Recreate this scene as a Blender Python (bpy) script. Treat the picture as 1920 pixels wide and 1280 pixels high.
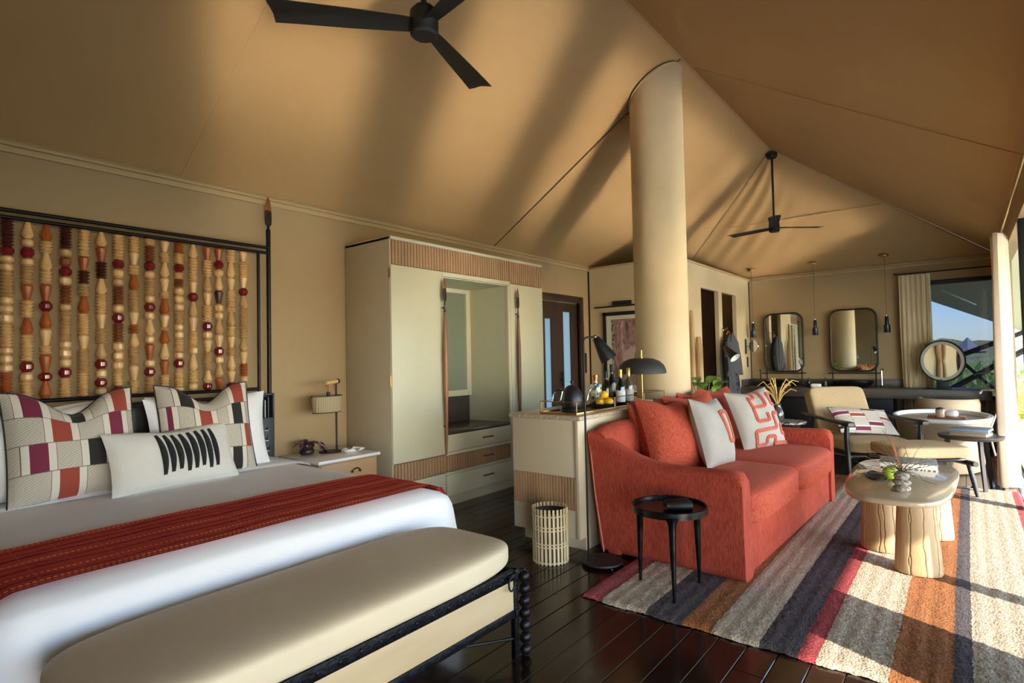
import bpy, bmesh, math, random
from mathutils import Vector, Matrix
for o in list(bpy.data.objects): bpy.data.objects.remove(o)
random.seed(7)
SC = bpy.context.scene
COL = SC.collection
R = math.radians
PI = math.pi
# ------------------------------------------------------------------ camera
YAW, PITCH, ROLL, FPX, CH = R(38.70), R(1.760), R(-1.184), 1060.17, 1.30
def cam_axes():
    f = Vector((math.cos(YAW)*math.cos(PITCH), math.sin(YAW)*math.cos(PITCH), math.sin(PITCH)))
    r = Vector((math.sin(YAW), -math.cos(YAW), 0)); u = r.cross(f)
    c, s = math.cos(ROLL), math.sin(ROLL)
    return f, r*c+u*s, u*c-r*s
_f, _r, _u = cam_axes()
cd = bpy.data.cameras.new('camera'); cam = bpy.data.objects.new('camera', cd); COL.objects.link(cam)
cd.sensor_width = 36; cd.lens = FPX*36/1920; cd.clip_start = .03; cd.clip_end = 900
M = Matrix((( _r.x, _u.x, -_f.x, 0), (_r.y, _u.y, -_f.y, 0), (_r.z, _u.z, -_f.z, CH), (0, 0, 0, 1)))
cam.matrix_world = M
SC.camera = cam
# ------------------------------------------------------------------ sky, sun, exposure
EXPOSURE, SUN_E, SKY_E = 1.40, 5.3, 0.60
SUN_EL, SUN_AZ = R(29.0), R(66.0)          # elevation; heading the light travels in plan
SC.view_settings.view_transform = 'Standard'; SC.view_settings.look = 'None'
SC.view_settings.gamma = 1; SC.view_settings.exposure = EXPOSURE
SC.view_settings.use_curve_mapping = False
W = bpy.data.worlds.new('sky'); SC.world = W; W.use_nodes = True
nt = W.node_tree; nt.nodes.clear()
wo = nt.nodes.new('ShaderNodeOutputWorld'); bg = nt.nodes.new('ShaderNodeBackground')
sky = nt.nodes.new('ShaderNodeTexSky'); sky.sky_type = 'NISHITA'; sky.sun_disc = False
sky.sun_elevation = SUN_EL; sky.sun_rotation = math.atan2(-math.cos(SUN_AZ), -math.sin(SUN_AZ))
sky.air_density = 1.0; sky.dust_density = 1.2; sky.ozone_density = 3.0; sky.altitude = 1500
tc = nt.nodes.new('ShaderNodeTexCoord'); mp = nt.nodes.new('ShaderNodeMapping'); mp.inputs['Scale'].default_value = (2.2, 2.2, 9)
nz = nt.nodes.new('ShaderNodeTexNoise'); nz.inputs['Scale'].default_value = 1.7; nz.inputs['Detail'].default_value = 6
rp = nt.nodes.new('ShaderNodeValToRGB'); rp.color_ramp.elements[0].position = .60; rp.color_ramp.elements[1].position = .80
mx = nt.nodes.new('ShaderNodeMix'); mx.data_type = 'RGBA'
mx.inputs['B'].default_value = (3.5, 3.5, 3.5, 1)
nt.links.new(tc.outputs['Generated'], mp.inputs['Vector']); nt.links.new(mp.outputs[0], nz.inputs['Vector'])
nt.links.new(nz.outputs['Fac'], rp.inputs[0]); nt.links.new(rp.outputs[0], mx.inputs['Factor'])
tnt = nt.nodes.new('ShaderNodeMix'); tnt.data_type = 'RGBA'; tnt.blend_type = 'MULTIPLY'; tnt.inputs['Factor'].default_value = 1; tnt.inputs['B'].default_value = (1.0, .96, .92, 1)
nt.links.new(sky.outputs[0], tnt.inputs['A']); nt.links.new(tnt.outputs['Result'], mx.inputs['A']); nt.links.new(mx.outputs['Result'], bg.inputs[0])
bg.inputs[1].default_value = SKY_E; nt.links.new(bg.outputs[0], wo.inputs[0])
sl = bpy.data.lights.new('sun', 'SUN'); sl.energy = SUN_E; sl.angle = R(.6); sl.color = (1, .93, .82)
so = bpy.data.objects.new('sun', sl); COL.objects.link(so); so.location = (-3, -12, 9)
_d = Vector((math.cos(SUN_AZ)*math.cos(SUN_EL), math.sin(SUN_AZ)*math.cos(SUN_EL), -math.sin(SUN_EL)))
so.rotation_euler = _d.to_track_quat('-Z', 'Y').to_euler()
try:
    SC.cycles.max_bounces = 7; SC.cycles.diffuse_bounces = 5; SC.cycles.glossy_bounces = 3
    SC.cycles.transmission_bounces = 3; SC.cycles.transparent_max_bounces = 8
    SC.cycles.caustics_reflective = True; SC.cycles.blur_glossy = .05; SC.cycles.caustics_refractive = False
    SC.cycles.sample_clamp_indirect = 60; SC.cycles.use_adaptive_sampling = True; SC.cycles.adaptive_threshold = .025
except Exception: pass
# ------------------------------------------------------------------ materials
def lin(c):
    if isinstance(c, str): c = tuple(int(c[i:i+2], 16) for i in (0, 2, 4))
    return tuple(((v/255)/12.92 if v/255 <= .04045 else ((v/255+.055)/1.055)**2.4) for v in c[:3]) + (1.0,)
class NB:
    def __init__(s, name):
        s.m = bpy.data.materials.new(name); s.m.use_nodes = True; s.t = s.m.node_tree; s.t.nodes.clear()
        s.out = s.t.nodes.new('ShaderNodeOutputMaterial'); s.p = s.t.nodes.new('ShaderNodeBsdfPrincipled')
        s.t.links.new(s.p.outputs[0], s.out.inputs[0]); s._tc = None
    def n(s, typ, **kw):
        x = s.t.nodes.new(typ)
        for k, v in kw.items(): setattr(x, k, v)
        return x
    def l(s, a, b): s.t.links.new(a, b)
    def coord(s, kind='Object', scale=(1, 1, 1), rot=(0, 0, 0)):
        if not s._tc: s._tc = s.n('ShaderNodeTexCoord')
        m = s.n('ShaderNodeMapping'); m.inputs['Scale'].default_value = scale; m.inputs['Rotation'].default_value = rot
        s.l(s._tc.outputs[kind], m.inputs['Vector']); return m.outputs[0]
    def noise(s, vec, scale, detail=3, rough=.5):
        x = s.n('ShaderNodeTexNoise'); x.inputs['Scale'].default_value = scale; x.inputs['Detail'].default_value = detail
        x.inputs['Roughness'].default_value = rough; s.l(vec, x.inputs['Vector']); return x.outputs['Fac']
    def ramp(s, fac, stops, const=False):
        x = s.n('ShaderNodeValToRGB'); cr = x.color_ramp
        cr.interpolation = 'CONSTANT' if const else 'LINEAR'
        while len(cr.elements) > 1: cr.elements.remove(cr.elements[-1])
        cr.elements[0].position = stops[0][0]; cr.elements[0].color = stops[0][1]
        for p, c in stops[1:]:
            e = cr.elements.new(p); e.color = c
        s.l(fac, x.inputs[0]); return x.outputs[0]
    def mix(s, fac, a, b):
        x = s.n('ShaderNodeMix'); x.data_type = 'RGBA'
        for sock, v in (('Factor', fac), ('A', a), ('B', b)):
            if hasattr(v, 'is_output'): s.l(v, x.inputs[sock])
            else: x.inputs[sock].default_value = v
        return x.outputs['Result']
    def math(s, op, a, b=None):
        x = s.n('ShaderNodeMath', operation=op)
        for i, v in enumerate((a, b)):
            if v is None: continue
            if hasattr(v, 'is_output'): s.l(v, x.inputs[i])
            else: x.inputs[i].default_value = v
        return x.outputs[0]
    def bump(s, h, strength=.3, dist=.01):
        b = s.n('ShaderNodeBump'); b.inputs['Strength'].default_value = strength; b.inputs['Distance'].default_value = dist
        s.l(h, b.inputs['Height']); s.l(b.outputs[0], s.p.inputs['Normal'])
    def set(s, **kw):
        for k, v in kw.items():
            k = {'rough': 'Roughness', 'metal': 'Metallic', 'col': 'Base Color', 'sheen': 'Sheen Weight', 'coat': 'Coat Weight',
                 'trans': 'Transmission Weight', 'ior': 'IOR', 'spec': 'Specular IOR Level', 'alpha': 'Alpha', 'sss': 'Subsurface Weight'}.get(k, k)
            if hasattr(v, 'is_output'): s.l(v, s.p.inputs[k])
            else: s.p.inputs[k].default_value = v
        return s
MATS = {}
def pm(name, c, rough=.5, metal=0, c2=None, ns=8, stretch=(1, 1, 1), bump=0, bs=None, sheen=0, coat=0, spec=.5, lo=.35, hi=.65, detail=3, kind='Object', bd=.01):
    """plain material, optional two-tone noise and bump"""
    b = NB(name); b.set(rough=rough, metal=metal, sheen=sheen, coat=coat, spec=spec)
    if c2 is None: b.set(col=lin(c))
    v = b.coord(kind, stretch)
    if c2 is not None:
        b.set(col=b.ramp(b.noise(v, ns, detail), [(lo, lin(c)), (hi, lin(c2))]))
    if bump: b.bump(b.noise(v, bs or ns*2, 4), bump, bd)
    MATS[name] = b.m; return b.m
# ------------------------------------------------------------------ mesh builder
OFF = {}
class MB:
    def __init__(s): s.v = []; s.f = []; s.uv = {}
    def add(s, vs, fs):
        k = len(s.v); s.v += [tuple(v) for v in vs]; s.f += [tuple(i+k for i in f) for f in fs]; return s
    def box(s, x0, x1, y0, y1, z0, z1):
        return s.add([(x0,y0,z0),(x1,y0,z0),(x1,y1,z0),(x0,y1,z0),(x0,y0,z1),(x1,y0,z1),(x1,y1,z1),(x0,y1,z1)],
                     [(0,3,2,1),(4,5,6,7),(0,1,5,4),(1,2,6,5),(2,3,7,6),(3,0,4,7)])
    def bbox(s, x0, x1, y0, y1, z0, z1, r=.01, seg=2):
        bm = bmesh.new(); bmesh.ops.create_cube(bm, size=1)
        for v in bm.verts: v.co = Vector(((x0+x1)/2+v.co.x*(x1-x0), (y0+y1)/2+v.co.y*(y1-y0), (z0+z1)/2+v.co.z*(z1-z0)))
        bmesh.ops.bevel(bm, geom=bm.edges[:], offset=min(r, abs(x1-x0)*.49, abs(y1-y0)*.49, abs(z1-z0)*.49), segments=seg, affect='EDGES', profile=.5)
        bm.verts.index_update(); s.add([v.co for v in bm.verts], [[v.index for v in f.verts] for f in bm.faces]); bm.free(); return s
    def sbox(s, x0, x1, y0, y1, z0, z1, p=6, n=12, bulge=0, jit=0):
        """soft cushion block: superellipsoid with a crowned top"""
        idx = {}; vs = []; fs = []
        def vert(a, b, c):
            k = (a, b, c)
            if k in idx: return idx[k]
            q = [2*t/n-1 for t in k]; q = [math.sin(t*PI/2)*.35+t*.65 for t in q]
            d = sum(abs(t)**p for t in q)**(1/p); m = max(abs(t) for t in q); q = [t*m/d for t in q]
            q = [t/max(1e-9, 1) for t in q]
            x, y, z = q
            zz = z + (bulge*(1-x*x)*(1-y*y) if z > 0 else 0)
            idx[k] = len(vs)
            vs.append(((x0+x1)/2+x*(x1-x0)/2, (y0+y1)/2+y*(y1-y0)/2, (z0+z1)/2+zz*(z1-z0)/2)); return idx[k]
        for i in range(n):
            for j in range(n):
                for (A) in (lambda a, b: (a, b, 0), lambda a, b: (b, a, n), lambda a, b: (b, 0, a) , lambda a, b: (a, n, b), lambda a, b: (0, a, b), lambda a, b: (n, b, a)):
                    fs.append((vert(*A(i, j)), vert(*A(i, j+1)), vert(*A(i+1, j+1)), vert(*A(i+1, j))))
        return s.add(vs, fs)
    def loft(s, rings, caps=True, closed=True):
        n = len(rings[0]); vs = [p for r in rings for p in r]; fs = []
        m = n if closed else n-1
        for i in range(len(rings)-1):
            for j in range(m):
                a = i*n+j; b = i*n+(j+1) % n
                fs.append((a, b, b+n, a+n))
        if caps and closed:
            fs.append(tuple(reversed(range(n)))); fs.append(tuple(range((len(rings)-1)*n, len(rings)*n)))
        return s.add(vs, fs)
    def lathe(s, prof, c=(0, 0, 0), n=24, axis='z', sx=1, sy=1, caps=True):
        rings = []
        for r, z in prof:
            ring = []
            for k in range(n):
                a = 2*PI*k/n; r = max(r, 4e-4); x, y = r*math.cos(a)*sx, r*math.sin(a)*sy
                if axis == 'z': q = (x, y, z)
                elif axis == 'x': q = (z, x, y)
                else: q = (y, z, x)
                ring.append((c[0]+q[0], c[1]+q[1], c[2]+q[2]))
            rings.append(ring)
        return s.loft(rings, caps)
    def cyl(s, c, r, h, n=20, axis='z', r2=None): return s.lathe([(r, 0), (r2 if r2 is not None else r, h)], c, n, axis)
    def sphere(s, c, r, n=12, sq=(1, 1, 1)):
        rings = []
        for i in range(1, n):
            t = PI*i/n
            rings.append([(c[0]+r*sq[0]*math.sin(t)*math.cos(2*PI*k/(2*n)), c[1]+r*sq[1]*math.sin(t)*math.sin(2*PI*k/(2*n)), c[2]-r*sq[2]*math.cos(t)) for k in range(2*n)])
        return s.loft(rings)
    def tube(s, pts, r, n=8, closed=False, caps=True):
        P = [Vector(p) for p in pts]; rings = []; N = len(P); up = None
        for i, p in enumerate(P):
            a = P[(i-1) % N] if (i > 0 or closed) else p; b = P[(i+1) % N] if (i < N-1 or closed) else p
            t = (b-a).normalized() if (b-a).length > 1e-9 else Vector((0, 0, 1))
            if up is None: up = Vector((0, 0, 1)) if abs(t.z) < .9 else Vector((1, 0, 0))
            x = up.cross(t)
            if x.length < 1e-6: x = Vector((1, 0, 0)).cross(t)
            x.normalize(); y = t.cross(x); up = y
            rr = r[i] if isinstance(r, (list, tuple)) else r
            rings.append([p+(x*math.cos(2*PI*k/n)+y*math.sin(2*PI*k/n))*rr for k in range(n)])
        if closed: rings.append(rings[0]); caps = False
        return s.loft(rings, caps)
    def grid(s, fn, nu, nv, uv=True):
        k = len(s.v)
        for j in range(nv+1):
            for i in range(nu+1):
                s.v.append(tuple(fn(i/nu, j/nv)))
                if uv: s.uv[len(s.v)-1] = (i/nu, j/nv)
        for j in range(nv):
            for i in range(nu):
                a = k+j*(nu+1)+i; s.f.append((a, a+1, a+nu+2, a+nu+1))
        return s
    def xf(s, mat):
        s.v = [tuple(mat @ Vector(v)) for v in s.v]; return s
    def mesh(s, name, mat, smooth=40, off=(0, 0, 0)):
        me = bpy.data.meshes.new(name)
        me.from_pydata([(v[0]-off[0], v[1]-off[1], v[2]-off[2]) for v in s.v], [], s.f); me.update()
        if s.uv:
            u = me.uv_layers.new(name='UVMap')
            for lp in me.loops: u.data[lp.index].uv = s.uv.get(lp.vertex_index, (0, 0))
        if smooth:
            me.polygons.foreach_set('use_smooth', [True]*len(me.polygons)); me.set_sharp_from_angle(angle=R(smooth))
        if isinstance(mat, (list, tuple)):
            for m in mat: me.materials.append(m)
        else: me.materials.append(mat)
        return me
    def build(s, name, mat, parent=None, smooth=40, **tags):
        off = OFF.get(parent.name, (0, 0, 0)) if parent else (0, 0, 0)
        o = bpy.data.objects.new(name, s.mesh(name, mat, smooth, off)); COL.objects.link(o)
        if parent: o.parent = parent; OFF[o.name] = off
        for k, v in tags.items(): o[k] = v
        return o
def tag(o, label=None, cat=None, group=None, kind=None):
    for k, v in (('label', label), ('category', cat), ('group', group), ('kind', kind)):
        if v: o[k] = v
    return o
def thing(name, label, cat, loc, rz=0, world=True, group=None, rot=None):
    """an empty at the base of a thing; world=True: its parts are written in world coordinates"""
    o = bpy.data.objects.new(name, None); COL.objects.link(o); o.location = loc; o.empty_display_size = .1
    o.rotation_euler = rot if rot else (0, 0, rz)
    if world: OFF[o.name] = tuple(loc)
    return tag(o, label, cat, group)
def solo(mb, name, mat, label, cat, loc=None, smooth=40, group=None):
    """a thing made of one mesh, written in world coordinates"""
    off = loc or (0, 0, 0)
    o = bpy.data.objects.new(name, mb.mesh(name, mat, smooth, off)); COL.objects.link(o); o.location = off
    return tag(o, label, cat, group)
def struct(name, mb, mat, label, cat=None, smooth=30):
    o = bpy.data.objects.new(name, mb.mesh(name, mat, smooth)); COL.objects.link(o)
    return tag(o, label, cat, None, 'structure')
def inst(name, me, parent, loc=(0, 0, 0), rot=(0, 0, 0), scale=None):
    o = bpy.data.objects.new(name, me); COL.objects.link(o); o.parent = parent
    off = OFF.get(parent.name, (0, 0, 0)) if parent else (0, 0, 0)
    o.location = (loc[0]-off[0], loc[1]-off[1], loc[2]-off[2]); o.rotation_euler = rot
    if scale: o.scale = scale
    return o
def arc(cx, cz, r, a0, a1, n): return [(cx+r*math.cos(R(a0+(a1-a0)*i/n)), cz+r*math.sin(R(a0+(a1-a0)*i/n))) for i in range(n+1)]
def rrect(x0, x1, z0, z1, r, n=4):
    r = min(r, (x1-x0)*.499, (z1-z0)*.499)
    return arc(x1-r, z0+r, r, -90, 0, n)+arc(x1-r, z1-r, r, 0, 90, n)+arc(x0+r, z1-r, r, 90, 180, n)+arc(x0+r, z0+r, r, 180, 270, n)
# palette
canvas = NB('tent_canvas'); _v = canvas.coord('Object')
canvas.set(rough=.85, spec=.25, col=canvas.ramp(canvas.noise(_v, .8, 3), [(.3, lin('b08c5c')), (.7, lin('b69363'))]))
canvas.bump(canvas.noise(_v, 260, 2), .06, .002); canvas = canvas.m
wallcanvas = NB('wall_canvas'); _v = wallcanvas.coord('Object')
wallcanvas.set(rough=.8, spec=.25, col=wallcanvas.ramp(wallcanvas.noise(_v, .9, 3), [(.3, lin('a38b66')), (.7, lin('a9926d'))]))
wallcanvas.bump(wallcanvas.noise(_v, 220, 2), .05, .002); wallcanvas = wallcanvas.m
trimm = pm('trim_cream', 'b59a6b', .6, c2='b99f72', ns=3)
plaster = pm('cream_plaster', 'c2b08a', .7, c2='c8b792', ns=2.5, bump=.05, bs=120)
colm = pm('column_plaster', 'c3ad86', .75, c2='cab58f', ns=2, bump=.05, bs=90)
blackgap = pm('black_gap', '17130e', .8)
black = pm('black_steel', '121213', .38, .6, c2='1b1b1c', ns=30, bump=.05, bs=60)
blackm = pm('matte_black', '161617', .55)
iron = pm('hammered_iron', '141415', .42, .8, c2='26262a', ns=40, bump=.6, bs=70, bd=.006)
darkwood = pm('dark_door_wood', '2a1a12', .42, c2='3a251a', ns=5, stretch=(1, 1, .12), bump=.05)
white = pm('white_sheet', 'eceaea', .8, c2='f0eff0', ns=2, bump=.12, bs=9, sheen=.1, bd=.02)
pillowwhite = pm('white_pillowcase', 'f0efee', .8, bump=.25, bs=7, sheen=.1, c2='eeeded', bd=.02)
leather = pm('black_leather', '16171a', .35, c2='1e2024', ns=40, bump=.12, bs=160)
cabinet = pm('pale_green_lacquer', 'c9c4a6', .42, c2='cdc8ab', ns=1.5)
cabside = pm('warm_grey_lacquer', 'b9ae93', .5, c2='bdb298', ns=1.5)
flute = pm('fluted_oak', 'a07d5a', .6, c2='ad8963', ns=6, stretch=(2, 2, .2))
brass = pm('brass', 'c69a4c', .28, 1)
agedbrass = pm('aged_bronze', '5a4329', .4, .9)
gold = pm('polished_gold', 'c9a465', .3, 1)
chrome = pm('chrome', 'c9ccd0', .12, 1)
mirrorm = pm('mirror_glass', 'e6eae8', .02, 1)
marble = pm('white_marble', 'efece6', .25, c2='e3ddd4', ns=4, lo=.4, hi=.75)
# ================================================================== THE SETTING
XB, XF, YR, YW, ZE = -1.6, 10.194, -.36, 4.241, 2.591       # back wall, far wall, window wall, bed wall, eave
YM, ZR, XH = 1.943, 4.035, 8.058                             # ridge line and where the far hip starts
# ---- floor of dark boards
fm = NB('dark_floorboard'); oi = fm.n('ShaderNodeObjectInfo'); v = fm.coord('Object', (.6, 7, 1))
tone = fm.ramp(oi.outputs['Random'], [(0, lin('1c120d')), (.5, lin('281912')), (1, lin('342218'))])
grain = fm.noise(v, 4, 6, .6)
fm.set(col=fm.mix(fm.ramp(grain, [(.35, (0, 0, 0, 1)), (.7, (1, 1, 1, 1))]), tone, lin('1d110b')), rough=fm.math('ADD', fm.math('MULTIPLY', grain, .16), .10), spec=.5)
fm.bump(grain, .08, .004); fm = fm.m
gapm = pm('floor_joint', '0d0805', .9)
floor = struct('floor', MB().box(XB-.1, XF+.1, YR-.06, YW+.06, -.12, -.012), gapm, 'dark stained floor of long glossy brown boards', 'floor')
pw = .127; y = 4.226+.0; meshes = {}
rows = 0; y0 = 1.183 - 13*pw
while y0 < YW+.05:
    ya, yb = max(y0, YR-.05), min(y0+pw, YW+.05)
    if yb-ya > .01:
        x = XB-.1-random.random()*1.6
        while x < XF+.1:
            L = random.choice((2.1, 2.6, 3.1)); xa, xb = max(x, XB-.1), min(x+L, XF+.1)
            if xb-xa > .05:
                k = (round(xb-xa, 3), round(yb-ya, 3))
                if k not in meshes: meshes[k] = MB().bbox(-(xb-xa)/2+.0012, (xb-xa)/2-.0012, -(yb-ya)/2+.0014, (yb-ya)/2-.0014, -.02, 0, .0025, 1).mesh('floorboard', fm, 30)
                inst('floorboard', meshes[k], floor, ((xa+xb)/2, (ya+yb)/2, 0))
            x += L
    y0 += pw
# ---- tent ceiling: canvas panels between seams
ceil = thing('ceiling', 'sloping tan canvas tent ceiling with ridge and hip end', 'ceiling', (4.3, YM, ZR)); ceil['kind'] = 'structure'
def slab(mb, quad, n, m, disp=None, th=.03):
    a, b, c, d = [Vector(q) for q in quad]; nrm = (b-a).cross(d-a).normalized()
    if nrm.z < 0: nrm = -nrm
    def top(u, v):
        p = (a*(1-u)+b*u)*(1-v)+(d*(1-u)+c*u)*v
        return p+nrm*(disp(u, v) if disp else 0)
    mb.grid(top, n, m, False); mb.grid(lambda u, v: top(u, v)+nrm*th, n, m, False)
    e = [(u/8, 0) for u in range(9)]+[(1, u/8) for u in range(1, 9)]+[(1-u/8, 1) for u in range(1, 9)]+[(0, 1-u/8) for u in range(1, 8)]
    mb.loft([[top(u, v) for u, v in e], [top(u, v)+nrm*th for u, v in e]], False)
    return mb
sA = lambda x, t: Vector((x, YM+(YW+.02-YM)*t, ZR+(ZE+.02-ZR)*t*1.0))
sB = lambda x, t: Vector((x, YM+(YR-.02-YM)*t, ZR+(ZE+.02-ZR)*t*1.0))
def sag(a): return lambda u, v: -a*4*v*(1-v)*(1-(2*u-1)**4)
for side, nm in ((sA, 'a'), (sB, 'b')):
    cuts = [XB-.05, 1.62, 5.0, XH] if nm == 'a' else [XB-.05, 2.3, 5.2, XH]
    for i in range(3):
        g = .004 if nm == 'a' else -.002
        x0, x1 = cuts[i]+(g if cuts[i] > 4 else -.002), cuts[i+1]-(g if cuts[i+1] > 4 else -.002)
        if i == 2: x1 = XH
        slab(MB(), [side(x0, 0), side(x1, 0), side(x1, 1), side(x0, 1)], 12, 16, sag(.012)).build('canvas_panel', canvas, ceil)
    # triangular piece of the side slope beyond the ridge end
    slab(MB(), [side(XH, 0), side(XF+.02, 1), side(XF+.019, 1), side(XH, 1)], 14, 14).build('canvas_panel', canvas, ceil)
def wr(u, v):
    # tension wrinkles fanning out from the apex along one hip
    f = math.exp(-((u-.25)/.30)**2)*math.sin(PI*min(1, v*1.05))**1.0
    return .016*f*math.sin(60*u*(.35+v)+4*v) + .004*math.sin(23*u+9*v)*v*(1-v)
slab(MB(), [(XH, YM, ZR), (XH, YM-.001, ZR), (XF+.02, YR-.02, ZE+.01), (XF+.02, YW+.02, ZE+.01)], 110, 46, lambda u, v: -wr(u, v)).build('hip_panel', canvas, ceil)
sm = pm('dark_seam', '3d2c17', .8)  # dark colour of the seam line that meets the column
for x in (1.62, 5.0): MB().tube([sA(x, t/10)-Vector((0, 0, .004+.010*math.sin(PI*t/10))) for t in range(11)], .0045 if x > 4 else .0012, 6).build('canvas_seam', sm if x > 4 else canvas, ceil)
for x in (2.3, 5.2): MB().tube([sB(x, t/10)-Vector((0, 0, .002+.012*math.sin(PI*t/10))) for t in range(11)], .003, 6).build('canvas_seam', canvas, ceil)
for a, b in (((XH, YM, ZR), (XF, YW, ZE)), ((XH, YM, ZR), (XF, YR, ZE)), ((XB, YM, ZR), (XH, YM, ZR))):
    MB().tube([Vector(a)-Vector((0, 0, .004)), Vector(b)-Vector((0, 0, .004))], .009, 6).build('hip_tape', canvas, ceil)
MB().tube([(XH+1.06, YM+1.13, ZR-.735), (XH+1.06, YM-1.13, ZR-.735)], .006, 6).build('canvas_seam', canvas, ceil)
# ---- bed wall with the doorway
DX0, DX1, DZ = 5.70, 6.80, 2.06
wb = MB().box(XB, DX0, YW, YW+.1, -.02, ZE+.05); wb.box(DX1, XF, YW, YW+.1, -.02, ZE+.05); wb.box(DX0, DX1, YW, YW+.1, DZ, ZE+.05)
struct('wall_left', wb, wallcanvas, 'tan canvas wall behind the bed and the wardrobe', 'wall')
struct('trim_1', MB().bbox(XB, 7.08, YW-.022, YW-.001, ZE-.052, ZE-.014, .004).bbox(XB, 7.08, YW-.03, YW-.001, ZE-.012, ZE+.012, .006), trimm, 'cream eave trim along the top of the bed wall', 'trim')
d1 = thing('door_1', 'dark wooden door with two frosted glass strips beside the wardrobe', 'door', (6.25, YW, 0)); d1['kind'] = 'structure'
MB().bbox(DX0-.0, DX0+.09, YW-.035, YW+.11, 0, DZ, .005).bbox(DX1, DX1+.09, YW-.035, YW+.03, 0, DZ+.09, .005).bbox(DX0, DX1+.0, YW-.035, YW+.03, DZ, DZ+.09, .005).build('door_frame', darkwood, d1)
frost = NB('frosted_glass'); frost.t.nodes.remove(frost.p)
tr = frost.n('ShaderNodeBsdfTranslucent'); tr.inputs[0].default_value = (.36, .42, .44, 1); df = frost.n('ShaderNodeBsdfDiffuse'); df.inputs[0].default_value = (.45, .50, .52, 1)
ms = frost.n('ShaderNodeMixShader'); ms.inputs[0].default_value = .8; frost.l(df.outputs[0], ms.inputs[1]); frost.l(tr.outputs[0], ms.inputs[2]); frost.l(ms.outputs[0], frost.out.inputs[0]); frost = frost.m
def leaf(x0, x1, yy, ga, gb, zt, th=.04):
    m = MB().box(x0, ga, yy, yy+th, .02, DZ-.01).box(gb, x1, yy, yy+th, .02, DZ-.01).box(ga, gb, yy, yy+th, .02, .25).box(ga, gb, yy, yy+th, zt, DZ-.01)
    lf = m.build('door_leaf', darkwood, d1); MB().box(ga, gb, yy+.012, yy+.022, .25, zt).build('glass_strip', frost, lf); return lf
leaf(DX0+.09, 6.28, YW+.0, 5.98, 6.12, 1.82); l2 = leaf(6.28, DX1, YW+.02, 6.44, 6.62, 1.93)
MB().bbox(6.335, 6.355, YW-.03, YW-.01, .92, 1.12, .004).bbox(6.335, 6.355, YW-.015, YW+.02, 1.0, 1.02, .003).build('door_pull', blackm, l2)
# ---- bathroom box: two plastered walls standing inside the tent
PX, PY = 7.08, 2.95
struct('wall_partition', MB().box(PX, PX+.1, PY, YW-.012, 0, ZE-.03), plaster, 'cream plaster partition wall with the framed picture', 'wall')
o1, o2, OZ = (7.90, 8.62), (8.78, 9.46), 2.255
wp = MB()
for a, b in ((PX, o1[0]), (o1[1], o2[0]), (o2[1], XF)): wp.box(a, b, PY-.06, PY, 0, ZE-.03)
for a, b in (o1, o2): wp.box(a, b, PY-.06, PY, OZ, ZE-.03)
struct('wall_bathroom', wp, plaster, 'cream plaster wall with two tall doorways to the bathroom', 'wall')
struct('trim_2', MB().bbox(PX-.015, PX+.11, PY-.05, YW-.02, ZE-.03, ZE+.0, .004).bbox(PX-.015, XF-.02, PY-.08, PY+.02, ZE-.0301, ZE+.0, .004), trimm, 'cream capping on the bathroom partition', 'trim')
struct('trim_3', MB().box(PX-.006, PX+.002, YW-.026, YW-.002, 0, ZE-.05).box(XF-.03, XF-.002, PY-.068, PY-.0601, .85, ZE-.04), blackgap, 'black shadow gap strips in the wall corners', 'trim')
# dark dressing room behind the doorways
struct('wall_bath_inner', MB().box(PX+.12, 10.1, 4.12, 4.16, 0, 2.4).box(8.66, 8.70, PY+.01, 4.1, 0, 2.4), darkwood, 'dark timber lining inside the bathroom doorways', 'wall')
# ---- far wall with the window
WY0, WY1, WZ0, WZ1 = -.335, .64, .62, 2.265
wf = MB().box(XF, XF+.1, WY1, YW, -.02, ZE+.05).box(XF, XF+.1, YR-.1, WY0, -.02, ZE+.05).box(XF, XF+.1, WY0, WY1, WZ1, ZE+.05).box(XF, XF+.1, WY0, WY1, -.02, WZ0)
struct('wall_far', wf, wallcanvas, 'tan canvas wall behind the vanity and its mirrors', 'wall')
struct('trim_4', MB().bbox(XF-.02, XF-.001, YR, PY-.065, ZE-.052, ZE-.016, .004).bbox(XF-.028, XF-.001, YR, PY-.065, ZE-.012, ZE+.012, .006), trimm, 'cream eave trim along the top of the vanity wall', 'trim')
w1 = thing('window_1', 'window in the far corner looking out to the bush', 'window', (XF, .15, WZ0)); w1['kind'] = 'structure'
MB().bbox(XF-.03, XF+.08, WY0-.05, WY1+.03, WZ1-.012, WZ1+.045, .004).bbox(XF-.02, XF+.08, WY1-.03, WY1+.02, WZ0, WZ1, .004).bbox(XF-.02, XF+.08, WY0-.02, WY0+.02, WZ0, WZ1, .004).bbox(XF-.02, XF+.08, WY0, WY1, WZ0-.02, WZ0+.03, .004).build('window_frame', blackm, w1)
glassm = NB('window_pane'); glassm.t.nodes.remove(glassm.p)
tb = glassm.n('ShaderNodeBsdfTransparent'); tb.inputs[0].default_value = (.245, .265, .31, 1); gb = glassm.n('ShaderNodeBsdfGlossy'); gb.inputs['Roughness'].default_value = .02
fr = glassm.n('ShaderNodeFresnel'); ms = glassm.n('ShaderNodeMixShader'); glassm.l(fr.outputs[0], ms.inputs[0]); glassm.l(tb.outputs[0], ms.inputs[1]); glassm.l(gb.outputs[0], ms.inputs[2]); glassm.l(ms.outputs[0], glassm.out.inputs[0]); glassm = glassm.m
MB().box(XF+.03, XF+.036, WY0+.02, WY1-.03, WZ0+.03, WZ1-.01).build('window_pane', glassm, w1)
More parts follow.
